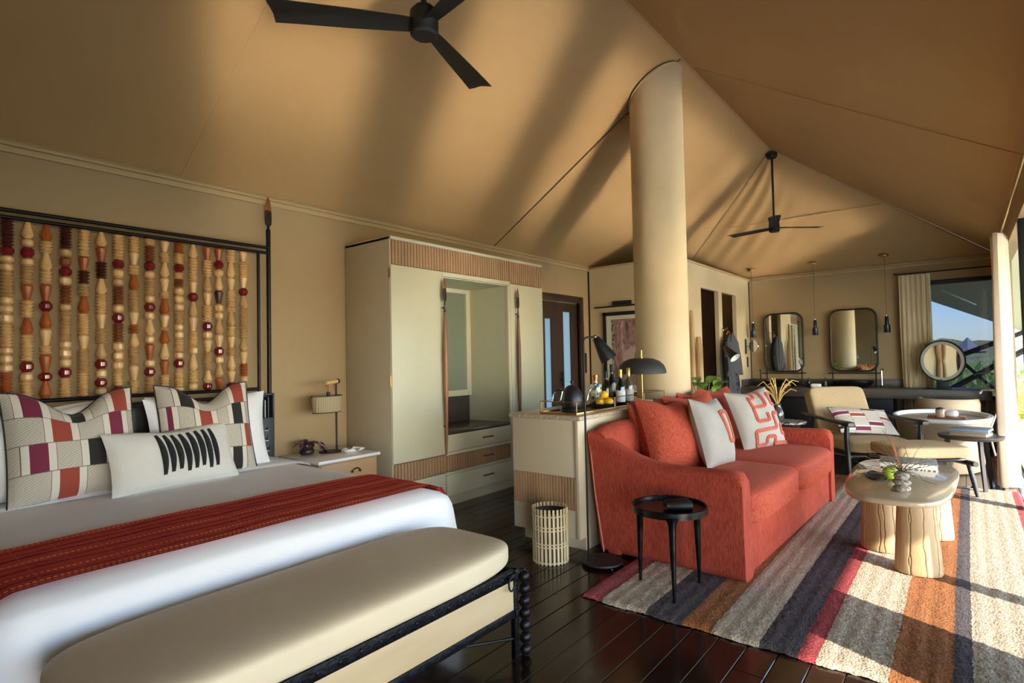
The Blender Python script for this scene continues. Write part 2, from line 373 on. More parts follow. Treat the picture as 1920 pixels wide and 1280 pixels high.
# ---- open window wall on the right: header, posts, slid-back glazed doors
hz = 2.33
struct('wall_right', MB().box(XB, XF+.1, YR-.1, YR, hz, ZE+.06).box(XB-.1, -.25, YR-.1, YR, -.02, hz).box(.85, 1.42, YR-.1, YR, -.02, hz).box(8.9, XF+.1, YR-.1, YR, -.02, hz), wallcanvas, 'canvas valance, end panels and added light-blocking panel on the open terrace side', 'wall')  # panel between the openings stands in for an unseen drape, added to block light
for i, (x, w) in enumerate(((1.46, .10), (3.76, .10), (6.06, .12))):
    struct('trim_%d' % (5+i), MB().bbox(x-w/2, x+w/2, YR-.1, YR-.0, -.02, hz, .006), blackm, 'black steel post of the terrace opening', 'trim')
d2 = thing('door_2', 'stack of slid back glazed terrace doors', 'door', (2.66, YR-.2, 0)); d2['kind'] = 'structure'
for k in range(3):
    yy = YR-.30+.055*k; xa, xb = 2.395, 2.925
    lf = MB().box(xa, xa+.08, yy, yy+.04, 0, hz).box(xb-.08, xb, yy, yy+.04, 0, hz).box(xa+.08, xb-.08, yy, yy+.04, 0, .25).box(xa+.08, xb-.08, yy, yy+.04, hz-.1, hz).build('door_leaf', blackm, d2)
    MB().box(xa+.08, xb-.08, yy+.012, yy+.028, .25, hz-.1).build('door_panel', darkwood, lf)
struct('wall_back', MB().box(XB-.1, XB, YR-.1, YW+.1, -.02, ZE+.05).add([(XB-.05, YR, ZE), (XB-.05, YW, ZE), (XB-.05, YM, ZR+.05)], [(0, 1, 2)]), wallcanvas, 'tan canvas end wall behind the viewer', 'wall')
# ---- outside: terrace, fly sheet, bush
deckm = pm('bleached_deck', 'a8977c', .7, c2='b3a387', ns=3, stretch=(.3, 4, 1))
struct('terrace', MB().box(-9, 14, -7.0, YR-.1, -.14, -.04).box(XF+.1, 14, YR-.1, 6, -.14, -.04), deckm, 'pale timber terrace outside the tent', 'terrace')
watm = pm('pool_water', '3f6a70', .19, c2='47757a', ns=2, spec=1.0, bump=.03, bs=1.2, bd=.05); watm.node_tree.nodes['Principled BSDF'].inputs['IOR'].default_value = 2.1
struct('pool', MB().grid(lambda u, v: (-5+14*u, -4.6+3.4*v, -.035), 4, 4, False), watm, 'unseen pool added on the terrace to reflect sun onto the ceiling', 'pool')  # pool added out of view so its sun reflection streaks the ceiling
flym = pm('fly_sheet', 'd2d6b8', .8, c2='d6dabd', ns=2)
fy = MB()
fy.grid(lambda u, v: (-6+20*u, YR-.15-(3.0-.15+YR+.0)*v, 2.83-.64*v**1.3), 10, 8, False)
fy.grid(lambda u, v: (-6+20*u, YR-.15-(3.0-.15+YR+.0)*v, 2.86-.64*v**1.3), 10, 8, False)
def ez(y): return max(1.15, min(2.4, 2.4-.5*(.9-y)))
for dz in (0, .03): fy.grid(lambda u, v: (XF+.15+2.2*v, YR-1.9+8*u, 2.75+dz-(2.75-ez(YR-1.9+8*u))*v**1.4), 40, 10, False)
struct('terrace_canopy', fy, flym, 'grey green canvas fly sheet over the terrace', 'canopy')
hillm = pm('bush_hillside', 'a5a86c', .9, c2='cfcf92', ns=.5, detail=8, bump=1, bs=3, bd=.3)
def hill(u, v):
    x, y = 14+150*u, -90+150*v
    h = -3.5+6.3*u**1.15*(1+.06*math.sin(14*v)+.05*math.sin(31*v))+ .5*math.sin(x*.35+y*.2)*math.sin(y*.31) + random.uniform(-.12, .12)*(1+2*u)
    return x, y, h
struct('ground', MB().grid(hill, 60, 70, False).box(-60, 14, -60, 30, -4, -3.6), hillm, 'green scrubby hillside beyond the terrace', 'ground')
# trees and shrubs out there
def leafm(n, a, b): return pm(n, a, .7, c2=b, ns=20, sheen=.0)
lms = [leafm('bush_leaf_olive', 'a8b048', 'cdd062'), leafm('bush_leaf_green', '86a848', 'aec462'), leafm('bush_leaf_yellow', 'c4c056', 'ded87a')]
barkm = pm('bark', '5d4a35', .9, c2='70593f', ns=10)
def shrub(name, label, loc, h, r, m, n=420, seed=1):
    rd = random.Random(seed); t = thing(name, label, 'shrub', loc, group='shrubs beyond the window')
    fo = MB()
    for _ in range(n):
        a, b, q = rd.uniform(0, 2*PI), rd.uniform(-1, 1), rd.random()**.4
        c = Vector((r*q*math.cos(a)*math.sqrt(1-b*b), r*q*math.sin(a)*math.sqrt(1-b*b), h*.6+h*.42*q*b))+Vector(loc)
        d = Vector((rd.gauss(0, 1), rd.gauss(0, 1), rd.gauss(0, 1))).normalized(); e = d.orthogonal().normalized(); L = h*rd.uniform(.05, .09)
        fo.add([c-e*L*.5, c+d*L, c+e*L*.5, c-d*L], [(0, 1, 2, 3)])
    fo.build('foliage', m, t, 0)
    st = MB()
    for k in range(4):
        a = k*1.6+seed; st.tube([Vector(loc)-Vector((0, 0, .2)), Vector(loc)+Vector((.15*r*math.cos(a), .15*r*math.sin(a), h*.3)), Vector(loc)+Vector((.5*r*math.cos(a), .5*r*math.sin(a), h*.7))], [h*.02, h*.014, h*.006], 5)
    st.build('stem', barkm, t)
for i, (x, y, z, h, r, k, lb) in enumerate([(14.6, .25, -1.6, 2.2, .8, 0, 'olive shrub rising behind the crossed terrace beams'), (16.2, -1.0, -1.7, 2.3, .9, 2, 'yellow green shrub at the right edge of the far window'), (17.5, 1.0, -1.8, 2.3, 1.0, 1, 'dark green shrub behind the round vanity mirror'),
        (26, -.6, -2.2, 3.0, 1.8, 1, 'green tree standing just below the grey tent roof outside'), (30, 2.2, -2.0, 3.2, 2.0, 2, 'pale tree on the slope left of the grey tent roof outside')]):
    shrub('bush_shrub', lb, (x, y, z), h, r, lms[k], 420, i+3)
tentm = pm('grey_tent_roof', 'a09ea0', .8)
nb = thing('neighbour_tent', 'grey pointed tent roof seen through the far window', 'tent', (120, -.3, .2))
MB().lathe([(2.9, .75), (2.0, 1.15), (1.1, 1.9), (.4, 2.75), (.05, 3.1)], (120, -.3, .2), 6).build('tent_roof', tentm, nb, 20)
MB().box(118.5, 121.5, -2.0, 1.4, -.5, 1.0).build('tent_body', pm('dark_tent_body', '5c5a50', .9), nb)  # body coloured darker than the roof
beam = pm('charred_beam', '2a2b2e', .7)
bt = thing('terrace_brace', 'crossed dark timber braces of the terrace outside the window', 'brace', (12.4, 0, -.04))
for a, b, r in (((12.4, .75, .27), (12.4, -1.2, 1.57), .045), ((12.45, .75, .90), (12.45, -1.2, 1.76), .04), ((12.42, .15, 1.20), (12.42, -.38, .60), .028)):
    MB().tube([a, b], r, 8).build('brace_pole', beam, bt)
for yy in (.75, -1.2): MB().cyl((12.42, yy, -.04), .05, 2.5, 10).build('post', beam, bt)
# ---- column
cl = MB().lathe([(.245, 0), (.245, 3.6)], (5.03, 2.22, 0), 64)
top = [(5.03+.245*math.cos(2*PI*k/64), 2.22+.245*math.sin(2*PI*k/64)) for k in range(64)]
cl.loft([[(x, y, 3.6) for x, y in top], [(x, y, ZR+(y-YM)*(ZE-ZR)/(YW-YM)-.012) for x, y in top]], False)
cob = struct('column', cl, colm, 'tall round cream plaster column rising to the ridge', 'column')
pts = [(5.03+.249*math.cos(2*PI*k/64), 2.22+.249*math.sin(2*PI*k/64)) for k in range(64)]
MB().tube([(x, y, ZR+(y-YM)*(ZE-ZR)/(YW-YM)-.022) for x, y in pts], .007, 6, True).build('collar', trimm, cob)
# ================================================================== SOFT GOODS HELPERS
def pillow_surf(w, h, t, dent=0, k=.06, lean=0):
    """returns f(u,v,side): u,v in -1..1, pillow stands on z=0 in the xz plane, front is -y"""
    def f(u, v, s):
        x = w/2*u*(1-k*(1-v*v)*abs(u)); z = h/2*v*(1-k*(1-u*u)*abs(v))
        e = max(0.0, (1-abs(u)**2.4))*max(0.0, (1-abs(v)**2.4)); th = t/2*e**.55
        if dent:
            g = math.exp(-(u/.42)**2)
            q = max(0, v+.15)/1.15
            z -= dent*g*q**1.6
            th *= 1-.35*g*q
            th += .018*math.sin(PI*min(1, max(0, abs(u)*1.3)))*q*e
        return Vector((x, (-th if s < 0 else th), z+h/2))
    return f
def pillow_mesh(f, n=28, rnd=.003, seed=0):
    rd = random.Random(seed); mb = MB()
    def mk(s):
        return lambda u, v: f(2*u-1, 2*v-1, s)
    mb.grid(mk(-1), n, n); k = len(mb.v); mb.grid(lambda u, v: f(1-2*u, 2*v-1, 1), n, n)
    return mb
def edge_loop(f, n=16, top_only=False):
    E = [(-1+2*i/n, -1) for i in range(n)]+[(1, -1+2*i/n) for i in range(n)]+[(1-2*i/n, 1) for i in range(n)]+[(-1, 1-2*i/n) for i in range(n)]
    return [f(u, v, -1) for u, v in E]
def cushion(name, label, mat, w, h, t, loc, tilt, rz, dent=0, piping=None, k=.06, roll=0, cat='cushion', group=None, cover='cover'):
    o = thing(name, label, cat, loc, world=False, group=group, rot=(R(tilt), R(roll), R(rz)))
    f = pillow_surf(w, h, t, dent, k)
    pillow_mesh(f).build(cover, mat, o, 80)
    if piping: MB().tube(edge_loop(f), .0045, 6, True).build('piping', piping, o)
    return o, f
def surf_strip(f, path, half, lift=.004, n=2):
    """raised band that follows a path of (u,v) over the front of a pillow; half(i) gives half width in u"""
    mb = MB(); rings = []
    for i, (u, v) in enumerate(path):
        hw = half(i/(len(path)-1)); ring = []
        for j, (a, l) in enumerate(((-1, -.002), (-.9, lift), (-.3, lift*1.5), (.3, lift*1.5), (.9, lift), (1, -.002))):
            p = f(u+a*hw, v, -1); ring.append(p+Vector((0, -l, 0)))
        rings.append(ring)
    mb.loft(rings, False, False); return mb
# patchwork textile woven in rows of blocks (one colour ramp per row)
CR, OR, BU, BK = lin('dcd2c2'), lin('9c4230'), lin('7a2440'), lin('26221f')
PL = lin('c6bcab')
def patchwork(name, rows, vertical=True):
    b = NB(name); b.set(rough=.85, sheen=.1)
    sep = b.n('ShaderNodeSeparateXYZ'); b.l(b.coord('UV'), sep.inputs[0]); U, V = (sep.outputs[0], sep.outputs[1]) if vertical else (sep.outputs[1], sep.outputs[0])
    fine = b.n('ShaderNodeTexWave'); fine.inputs['Scale'].default_value = 9; fine.inputs['Distortion'].default_value = 3; fine.inputs['Detail'].default_value = 3
    b.l(b.coord('UV', (1, 3.2, 1) if vertical else (3.2, 1, 1), (0, 0, .5)), fine.inputs['Vector'])
    col = None; n = len(rows)
    for i, row in enumerate(rows):
        st = []
        for p, c in row:
            st.append((p, c))
        rc = b.ramp(U, st, True)
        if col is None: col = rc
        else: col = b.mix(b.math('GREATER_THAN', V, i/n), col, rc)
    # hatch only on the flat grey cloth
    hatch = b.ramp(fine.outputs['Fac'], [(.0, lin('a39a8b')), (.30, lin('ffffff'))])
    isg = b.n('ShaderNodeSeparateColor'); b.l(col, isg.inputs[0])
    m1 = b.math('MULTIPLY', b.math('GREATER_THAN', isg.outputs[2], .25), b.math('LESS_THAN', isg.outputs[2], .47))
    mul = b.n('ShaderNodeMix'); mul.data_type = 'RGBA'; mul.blend_type = 'MULTIPLY'; b.l(b.math('MULTIPLY', m1, .6), mul.inputs['Factor']); b.l(col, mul.inputs['A']); b.l(hatch, mul.inputs['B'])
    # thin seam line between rows
    fr = b.math('FRACT', b.math('MULTIPLY', V, n)); ln = b.math('LESS_THAN', fr, .025)
    b.set(col=b.mix(ln, mul.outputs['Result'], lin('6e5a52'))); b.bump(fine.outputs['Fac'], .08, .003)
    return b.m
def prow(*blocks):
    """blocks: (start, colour) ; each colour block gets pale borders"""
    st = [(0, PL)]
    for s, w, c in blocks:
        if s-.055 > 0: st += [(s-.06, lin('6b5148')), (s-.055, CR)]
        st += [(max(s, .001), c), (s+w, CR), (s+w+.055, lin('6b5148')), (s+w+.06, PL)]
    return st
# ================================================================== BED
BX0, BX1, BY0, BY1, BZ = .30, 2.25, 2.20, 4.04, .60
bed = thing('bed', 'wide bed with smooth white duvet below the beaded headboard', 'bed', ((BX0+BX1)/2, 3.1, 0))
MB().bbox(BX0+.06, BX1-.06, BY0+.08, BY1, .0, .22, .02).build('base', blackm, bed)
MB().bbox(BX0+.03, BX1-.03, BY0+.04, BY1, .22, .55, .05, 4).build('mattress', white, bed)
bm_ = bmesh.new(); bmesh.ops.create_cube(bm_, size=1)
for v in bm_.verts: v.co = Vector(((BX0+BX1)/2+v.co.x*(BX1-BX0), (BY0+BY1-.02)/2+v.co.y*(BY1-BY0-.02), (.05+BZ)/2+v.co.z*(BZ-.05)))
bmesh.ops.subdivide_edges(bm_, edges=bm_.edges[:], cuts=14, use_grid_fill=True)
dv = MB(); bm_.verts.index_update()
def soft(p):
    x, y, z = p; r = .10
    cx = min(max(x, BX0+r), BX1-r); cy = min(max(y, BY0+r), BY1+1); cz = min(z, BZ-r)
    d = Vector((x-cx, y-cy, z-cz))
    if d.length > 1e-6:
        q = max(abs(d.x), abs(d.y), abs(d.z)); d = d.normalized()*q if z > BZ-r else d
        if z <= BZ-r and abs(d.x) > 1e-6 and abs(d.y) > 1e-6: d = d.normalized()*max(abs(d.x), abs(d.y))
    p = Vector((cx, cy, cz))+d
    if z < BZ-r*.5:
        fl = .16*(BZ-r*.5-z)
        if x > BX1-.01: p.x += fl*(1+.25*math.sin(5*y))
        if x < BX0+.01: p.x -= fl
        if y < BY0+.01: p.y -= .10*(BZ-r*.5-z)*(1+.2*math.sin(6*x))
    else: p.z += .012*math.sin(PI*(x-BX0)/(BX1-BX0))+.003*math.sin(7*x+3*y)
    return p
dv.add([soft(v.co) for v in bm_.verts], [[v.index for v in f.verts] for f in bm_.faces]); bm_.free()
dv.build('duvet', white, bed, 80)
ts = MB().grid(lambda u, v: (BX0+.01+(BX1-BX0-.02+.02)*u, 3.66+.40*v+.015*math.sin(9*u), BZ+.012+.014*math.sin(PI*min(1, u*1.0))+.004*math.sin(PI*min(1, v*6)/1)*(v < .17)-.012*max(0, 1-v*10)-.03*max(0, (u-.93)/.07)**2-.03*max(0, (.07-u)/.07)**2), 40, 24, False)
ts.build('turned_down_sheet', white, bed, 80)
# woven throw
tm = NB('red_woven_throw'); sp = tm.n('ShaderNodeSeparateXYZ'); tm.l(tm.coord('UV'), sp.inputs[0])
wv = tm.noise(tm.coord('UV', (90, 14, 1)), 3, 4); nz2 = tm.noise(tm.coord('UV', (4, 60, 1)), 2, 3)
base = tm.ramp(nz2, [(.3, lin('ac2f2d')), (.5, lin('c6453e')), (.72, lin('d45c50'))])
def band(lo, hi): return tm.math('MULTIPLY', tm.math('GREATER_THAN', sp.outputs[1], lo), tm.math('LESS_THAN', sp.outputs[1], hi))
dots = tm.math('GREATER_THAN', tm.math('SINE', tm.math('MULTIPLY', sp.outputs[0], 900)), -.2)
c = base
for lo, hi in ((.03, .052), (.195, .213), (.515, .533), (.945, .963)): c = tm.mix(tm.math('MULTIPLY', band(lo, hi), dots), c, lin('eab45e'))
for lo, hi in ((.10, .115), (.33, .35), (.44, .455), (.63, .655), (.74, .76), (.86, .88)): c = tm.mix(band(lo, hi), c, lin('661a1e'))
fx = tm.math('LESS_THAN', tm.math('FRACT', tm.math('MULTIPLY', sp.outputs[0], 22)), .045)
c = tm.mix(tm.math('MULTIPLY', fx, .55), c, lin('c0604f')); tm.set(col=c, rough=.95, sheen=0, spec=.1); tm.bump(tm.math('ADD', wv, nz2), .5, .006); tm = tm.m
def thr(off):
    prof = [(BX0-.05, .28), (BX0-.012, .5), (BX0+.03, .575), (BX0+.1, .606)]+[(BX0+.1+(BX1-BX0-.2)*i/20, .606+.012*math.sin(PI*(i/20*.9+.05))) for i in range(1, 20)]+[(BX1-.1, .606), (BX1-.03, .578), (BX1+.008, .52), (BX1+.03, .42), (BX1+.055, .27)]
    L = [0]
    for a, b in zip(prof, prof[1:]): L.append(L[-1]+math.dist(a, b))
    def f(u, v):
        s = u*L[-1]; i = 0
        while i < len(L)-2 and L[i+1] < s: i += 1
        t = (s-L[i])/(L[i+1]-L[i]); x = prof[i][0]*(1-t)+prof[i+1][0]*t; z = prof[i][1]*(1-t)+prof[i+1][1]*t
        n = 1 if x > BX1-.03 else 0
        return (x+n*off*.8, 2.30+.545*v+.010*math.sin(8*u+1)+.012*math.sin(21*u)*(v-.5), z+off+.0025*math.sin(40*u+9*v)*math.sin(13*v))
    return f
t0 = MB().grid(thr(.014), 110, 26); t0.grid(thr(.007), 110, 26)
o = solo(t0, 'bed_throw', tm, 'red woven throw with gold threads across the foot of the bed', 'throw', (1.27, 2.57, .6), 80)
# white sleeping pillows
for i, (x, y, tilt, rz, lb) in enumerate(((.70, 3.925, -9, 2, 'white pillow standing against the headboard at the left edge'), (.74, 3.81, -13, -2, 'white pillow right behind the left patchwork sham'),
        (1.70, 3.925, -9, -2, 'rear white pillow at the right end of the headboard'), (1.66, 3.81, -13, 2, 'white pillow right behind the right patchwork sham'))):
    cushion('sleeping_pillow', lb, pillowwhite, .76, .50, .17, (x, y, .612), tilt, rz, .035, None, .07, 0, 'pillow', 'white pillows on the bed', 'pillowcase')
# patchwork shams
shm = patchwork('patchwork_left', [prow((.33, .14, OR), (.80, .12, BU)), prow((.13, .13, BU), (.55, .13, BK)), prow((.30, .14, OR), (.74, .12, BU)), prow((.12, .13, BU), (.46, .10, BK), (.80, .13, OR))])
shm2 = patchwork('patchwork_right', [prow((.30, .12, BU), (.70, .12, BK)), prow((.22, .12, BK), (.88, .09, OR)), prow((.06, .05, BU), (.38, .13, OR), (.74, .13, BK)), prow((.20, .14, BK), (.78, .14, OR))])
dpipe = pm('dark_piping', '2b2724', .8)
cushion('patchwork_sham', 'patchwork striped bed cushion on the left, behind the lumbar cushion', shm, .60, .60, .20, (.92, 3.70, .605), -17, 3, .13, dpipe, .05, group='patchwork shams on the bed')
cushion('patchwork_sham', 'patchwork striped bed cushion on the right, with black blocks', shm2, .56, .60, .19, (1.605, 3.72, .605), -16, -3, .12, dpipe, .05, group='patchwork shams on the bed')
linen = pm('off_white_linen', 'd8d3c8', .85, c2='dedad0', ns=6, bump=.15, bs=300, bd=.003)
tuft = pm('black_tufting', '1f2124', .95, bump=1, bs=260, bd=.006, c2='2b2d30', ns=90)
lum, f = cushion('lumbar_cushion', 'white linen lumbar cushion with eight black tufted stripes', linen, .70, .36, .15, (1.36, 3.555, .607), -24, 5, .02, None, .05)
for i in range(8):
    c0 = -.30+.125*i; path = [(c0+.035*math.sin(PI*j/14)+.02*(j/14), .74-(1.40-.05*(i % 3))*j/14) for j in range(15)]
    surf_strip(f, path, lambda t, i=i: .018+.030*math.sin(PI*(t*.9+.05)), .010).build('tufted_stripe', tuft, lum, 80)
# ================================================================== HEADBOARD
HY = 4.15
hb = thing('bead_headboard', 'black steel headboard screen strung with turned wooden beads', 'headboard', (1.27, HY, 0))
for z, x0, x1 in ((2.19, .33, 2.21), (2.15, .33, 2.21), (1.115, .41, 2.13)): MB().tube([(x0, HY, z), (x1, HY, z)], .0115, 10).build('rail', black, hb)
for x, z0, z1, r in ((.33, 1.06, 2.33, .016), (2.21, 1.06, 2.33, .016), (.41, 1.06, 2.15, .0115), (2.13, 1.06, 2.15, .0115)): MB().tube([(x, HY, z0), (x, HY, z1)], r, 12).build('post', black, hb)
blade = NB('spear_blade'); sp = blade.n('ShaderNodeSeparateXYZ'); blade.l(blade.coord('Generated'), sp.inputs[0])
blade.set(col=blade.ramp(blade.math('ADD', sp.outputs[2], blade.math('MULTIPLY', blade.noise(blade.coord('Object'), 40), .12)), [(.40, lin('241811')), (.62, lin('3a2414')), (.66, lin('8c5f2c')), (1, lin('7a5028'))]), rough=.45, metal=.3); blade = blade.m
def spear_blade(mb, x, y, z0, z1, w, t=.010):
    rings = []
    for k, (q, ww) in enumerate(((0, .18), (.06, .3), (.16, .92), (.3, 1), (.5, .97), (.7, .84), (.86, .56), (.95, .26), (1, .02))):
        z = z0+(z1-z0)*q; rings.append([(x-ww*w/2, y, z), (x, y-t*ww/2, z), (x+ww*w/2, y, z), (x, y+t*ww/2, z)])
    return mb.loft(rings)
for x in (.33, 2.21):
    s = MB().lathe([(.013, 2.33), (.017, 2.30), (.011, 2.27), (.009, 2.36)], (x, HY, 0), 12).build('spear_socket', black, hb)
    spear_blade(MB(), x, HY, 2.335, 2.585, .058).build('spear_blade', blade, hb)
def wood(n, a, b, r=.35): return pm(n, a, r, c2=b, ns=9, stretch=(3, 3, .7), coat=.15, detail=4)
bmat = {'p': wood('pale_bead_wood', 'cda066', 'dfb87f'), 't': wood('tan_bead_wood', 'b08a58', 'c59f6a'), 'o': wood('red_brown_bead_wood', '94481b', 'ab5a26'), 'b': wood('brown_bead_wood', '6e3a1e', '854a28'),
        'd': wood('dark_bead_wood', '3d1a12', '552419'), 'K': pm('oxblood_bead', '720d1c', .12, coat=.6)}
def bead_prof(kind, L, r):
    h = L/2
    if kind == 'K': return [(r*.45, -h), (r*.62, -h*.92), (r*1.02, -h*.38), (r*1.02, h*.38), (r*.62, h*.92), (r*.45, h)], 16
    if kind == 'B': return [(r*.4, -h), (r*.62, -h*.9), (r*.95, -h*.5), (r*.95, h*.5), (r*.62, h*.9), (r*.4, h)], 12
    if kind == 'C': return [(r*.35, -h), (r*.55, -h*.97), (r*.95, -h*.55), (r*.93, -h*.42), (r*.48, h*.75), (r*.40, h)], 12
    if kind == 'V': return [(r*.42, -h), (r*.48, -h*.9), (r*.90, h*.55), (r*.90, h*.72), (r*.6, h*.97), (r*.35, h)], 12
    n = max(2, round(L/.0195)); p = []
    for k in range(n):
        z = -h+L*(k+.5)/n; d = L/n
        p += [(r*.60, z-d*.49), (r*1.0, z-d*.03), (r*1.0, z+d*.03), (r*.60, z+d*.49)]
    return p, 12
STR = ["Rd140 K50 Bp40 Bp45 Rt130 Bp45 Bp45 Bp55 Rp120 Bp40 Bp50 Bp45 Ro105 K40", "Cp90 Bp45 K60 Bp45 Rt100 Vo85 Rp95 Co90 Rp145 K60 Bp50 Rp95", "Co90 Rp70 Cp100 Rp75 Vo95 K60 Co95 Vp95 Rp50 Vo100 K50 Co95",
  "Rd115 Bt45 Bb55 K50 Bp50 Rb95 Bt45 Rt155 Bp45 Bp50 Bp50 K55 Rp105", "Rp150 Vo80 Rd75 Rt70 Co95 Rp120 Vp80 Rt130 Rp135", "Cp80 Vo85 Rd95 Cp85 Rp105 Vp85 Rt85 Ct85 K55 Bp50 K50 Bp45", "Rp135 K50 Bp50 Bt45 Rb95 Bp45 K55 Rb100 Bp50 Bp50 Bp50 Rp85 K45",
  "Rp85 Vp75 Rp55 Co85 Rt120 Vp75 Ro50 Cp75 Rt100 Vp85 Rp75", "Rp40 Rb85 K52 Bp45 Rt90 Bp42 K50 Bp45 Cp85 Bp45 Vo85 Bp45 K50 Rt90", "Vp65 Rp60 Cp85 Vp80 Rp40 Co90 Vp75 Rp18 Co75 Cp90 Vo85 Rp70 Bp28", "Ro60 Rp60 K45 Rp40 Rb45 Bp45 Bp45 Bp45 Rt70 Bp40 Bp45 Rp70 Bp40 K50 Rp105 Bp25",
  "Cp75 Rp125 Vp65 K50 Ct80 Vp80 Rp85 Bp45 Cp85 Rp65 Bp45", "Vo75 Rp95 Ct85 Vp75 Rp95 K50 Bp45 Vp70 Rt105 Cp70 K38", "Vo70 K48 Bp45 Cp75 Vd75 Bp45 Bp45 Ct80 Vp70 K50 Bp45 Ct75 Vo65", "Rp70 Cp85 Vp70 Rp120 Ct75 Rp55 Vp65 Rt45 Cp80 Vp65 K35", "Vp60 Rp80 Vp65 K45 Ct70 Rt95 Rt70 Ct70 Vp70 Ro70 Vp65"]
XS = [.692, .78, .864, .955, 1.044, 1.133, 1.223, 1.309, 1.399, 1.487, 1.575, 1.665, 1.76, 1.838, 1.924, 2.014]
beadmesh = {}; rodm = pm('bead_rod', '2a241d', .5, .5)
rodmesh = MB().cyl((0, 0, 1.115), .004, 1.03, 6).mesh('bead_string', rodm)
for x, s in zip(XS, STR):
    rod = inst('bead_string', rodmesh, hb, (x, HY, 0)); OFF[rod.name] = (x, HY, 0)
    toks = s.split(); tot = sum(int(t[1:] if t[0] == 'K' else t[2:]) for t in toks); z = 2.136
    for t in toks:
        kind, m = ('K', 'K') if t[0] == 'K' else (t[0], t[1]); L = int(t[1:] if kind == 'K' else t[2:])/tot*1.008
        key = (kind, m, round(L, 2)); 
        if key not in beadmesh:
            pr, n = bead_prof(kind, key[2], .0315); beadmesh[key] = MB().lathe(pr, (0, 0, 0), n).mesh('bead', bmat[m], 30 if kind != 'R' else 35)
        inst('bead', beadmesh[key], rod, (x, HY, z-L/2), (0, 0, random.random()*3), (1, 1, L/key[2])); z -= L
pan = MB().bbox(.33, 2.075, 4.085, 4.165, .40, 1.075, .012).build('head_panel', leather, hb)
for k in range(2): MB().sbox(.345+.865*k, .345+.865*(k+1), 4.03, 4.12, .62, 1.065, 10, 12).build('leather_pad', leather, hb, 80)
cons = MB().bbox(2.078, 2.21, 4.075, 4.165, .3, .90, .006).bbox(2.078, 2.21, 4.14, 4.165, .88, 1.08, .004).bbox(2.078, 2.092, 4.075, 4.165, .88, 1.08, .003).bbox(2.197, 2.21, 4.075, 4.165, .88, 1.08, .003).bbox(2.078, 2.21, 4.075, 4.165, 1.066, 1.08, .003).build('power_console', pm('charcoal_console', '2b2d31', .45), hb)
sock = pm('socket_black', '08080a', .3); whm = pm('socket_mark', 'd8d8d4', .5)
for z in (.83, .755): MB().bbox(2.137, 2.153, 4.071, 4.077, z-.015, z+.015, .002).build('usb_socket', sock, cons); MB().box(2.13, 2.16, 4.0735, 4.0745, z-.027, z-.023).build('socket_mark', whm, cons)
for x in (2.125, 2.158): MB().bbox(x-.010, x+.010, 4.071, 4.077, .665, .70, .002).build('switch', sock, cons); MB().box(x-.01, x+.01, 4.0735, 4.0745, .652, .656).build('socket_mark', whm, cons)
for k, x in enumerate((2.115, 2.138, 2.162)): MB().box(x, x+.008, 4.085, 4.135, .895, 1.01+.02*k).build('remote_slot', (sock, pm('slot_silver', '8a8c90', .4, .6), sock)[k], cons)
# ================================================================== BENCH AT THE FOOT OF THE BED
bn = thing('bed_bench', 'cream upholstered bench with riveted black iron frame at the bed foot', 'bench', (1.2, 1.85, 0))
vin = pm('cream_leather', 'c9b899', .5, c2='cfbfa1', ns=2, bump=.03, bs=90)
MB().sbox(.40, 2.005, 1.545, 2.135, .375, .505, 5, 26, .12).build('seat_cushion', vin, bn, 80)
FB = [(.45, 1.575), (1.945, 1.575), (1.945, 2.09), (.45, 2.09)]
for (xa, ya), (xb, yb) in zip(FB, FB[1:]+FB[:1]):
    h = abs(xa-xb) > .1
    for z0, z1, n in ((.338, .385, 'top_rail'), (.178, .212, 'bottom_rail')):
        m = MB()
        if h: m.bbox(min(xa, xb)-.022, max(xa, xb)+.022, ya-.012, ya+.012, z0, z1, .004)
        else: m.bbox(xa-.012, xa+.012, min(ya, yb)-.02, max(ya, yb)+.02, z0, z1, .004)
        rl = m.build(n, iron, bn)
        if n == 'top_rail' and h and ya < 1.6:
            for i in range(19): MB().sphere((.50+.0795*i, ya-.0125, .362), .007, 6, (1, .6, 1)).build('rivet', black, rl)
    ply = pm('pale_plywood', 'b09872', .55, c2='bda680', ns=3, stretch=(.4, 1, 3)) if 'pale_plywood' not in MATS else MATS['pale_plywood']
    m = MB()
    if h: m.bbox(min(xa, xb), max(xa, xb), ya-.006, ya+.006, .210, .340, .002)
    else: m.bbox(xa-.006, xa+.006, ya if ya < yb else yb, max(ya, yb), .210, .340, .002)
    m.build('side_panel', ply, bn)
for x, y in FB: MB().bbox(x-.013, x+.013, y-.013, y+.013, 0, .385, .004).build('leg', iron, bn)
for x, y in ((1.988, 1.553), (.407, 1.553)):
    po = MB().cyl((x, y, 0), .008, .385, 8).build('bead_post', iron, bn)
    for k in range(7): MB().sphere((x, y, .029+.0525*k), .0265, 9).build('iron_ball', black, po)
MB().tube([(1.94, 1.575, .085), (1.20, 2.09, .085)], .006, 8).build('stretcher', black, bn); MB().tube([(.45, 1.575, .085), (1.20, 2.09, .085)], .006, 8).build('stretcher', black, bn); MB().tube([(.45, 2.09, .085), (1.945, 2.09, .085)], .006, 8).build('stretcher', black, bn)
rg = MB().bbox(1.885, 1.935, 1.552, 1.566, .352, .372, .004).build('ring_bracket', iron, bn)
MB().tube([(1.897+.020*math.cos(a*PI/8), 1.552-.004, .338+.030*math.sin(a*PI/8)) for a in range(16)], .0042, 8, True).build('ring_pull', black, rg)
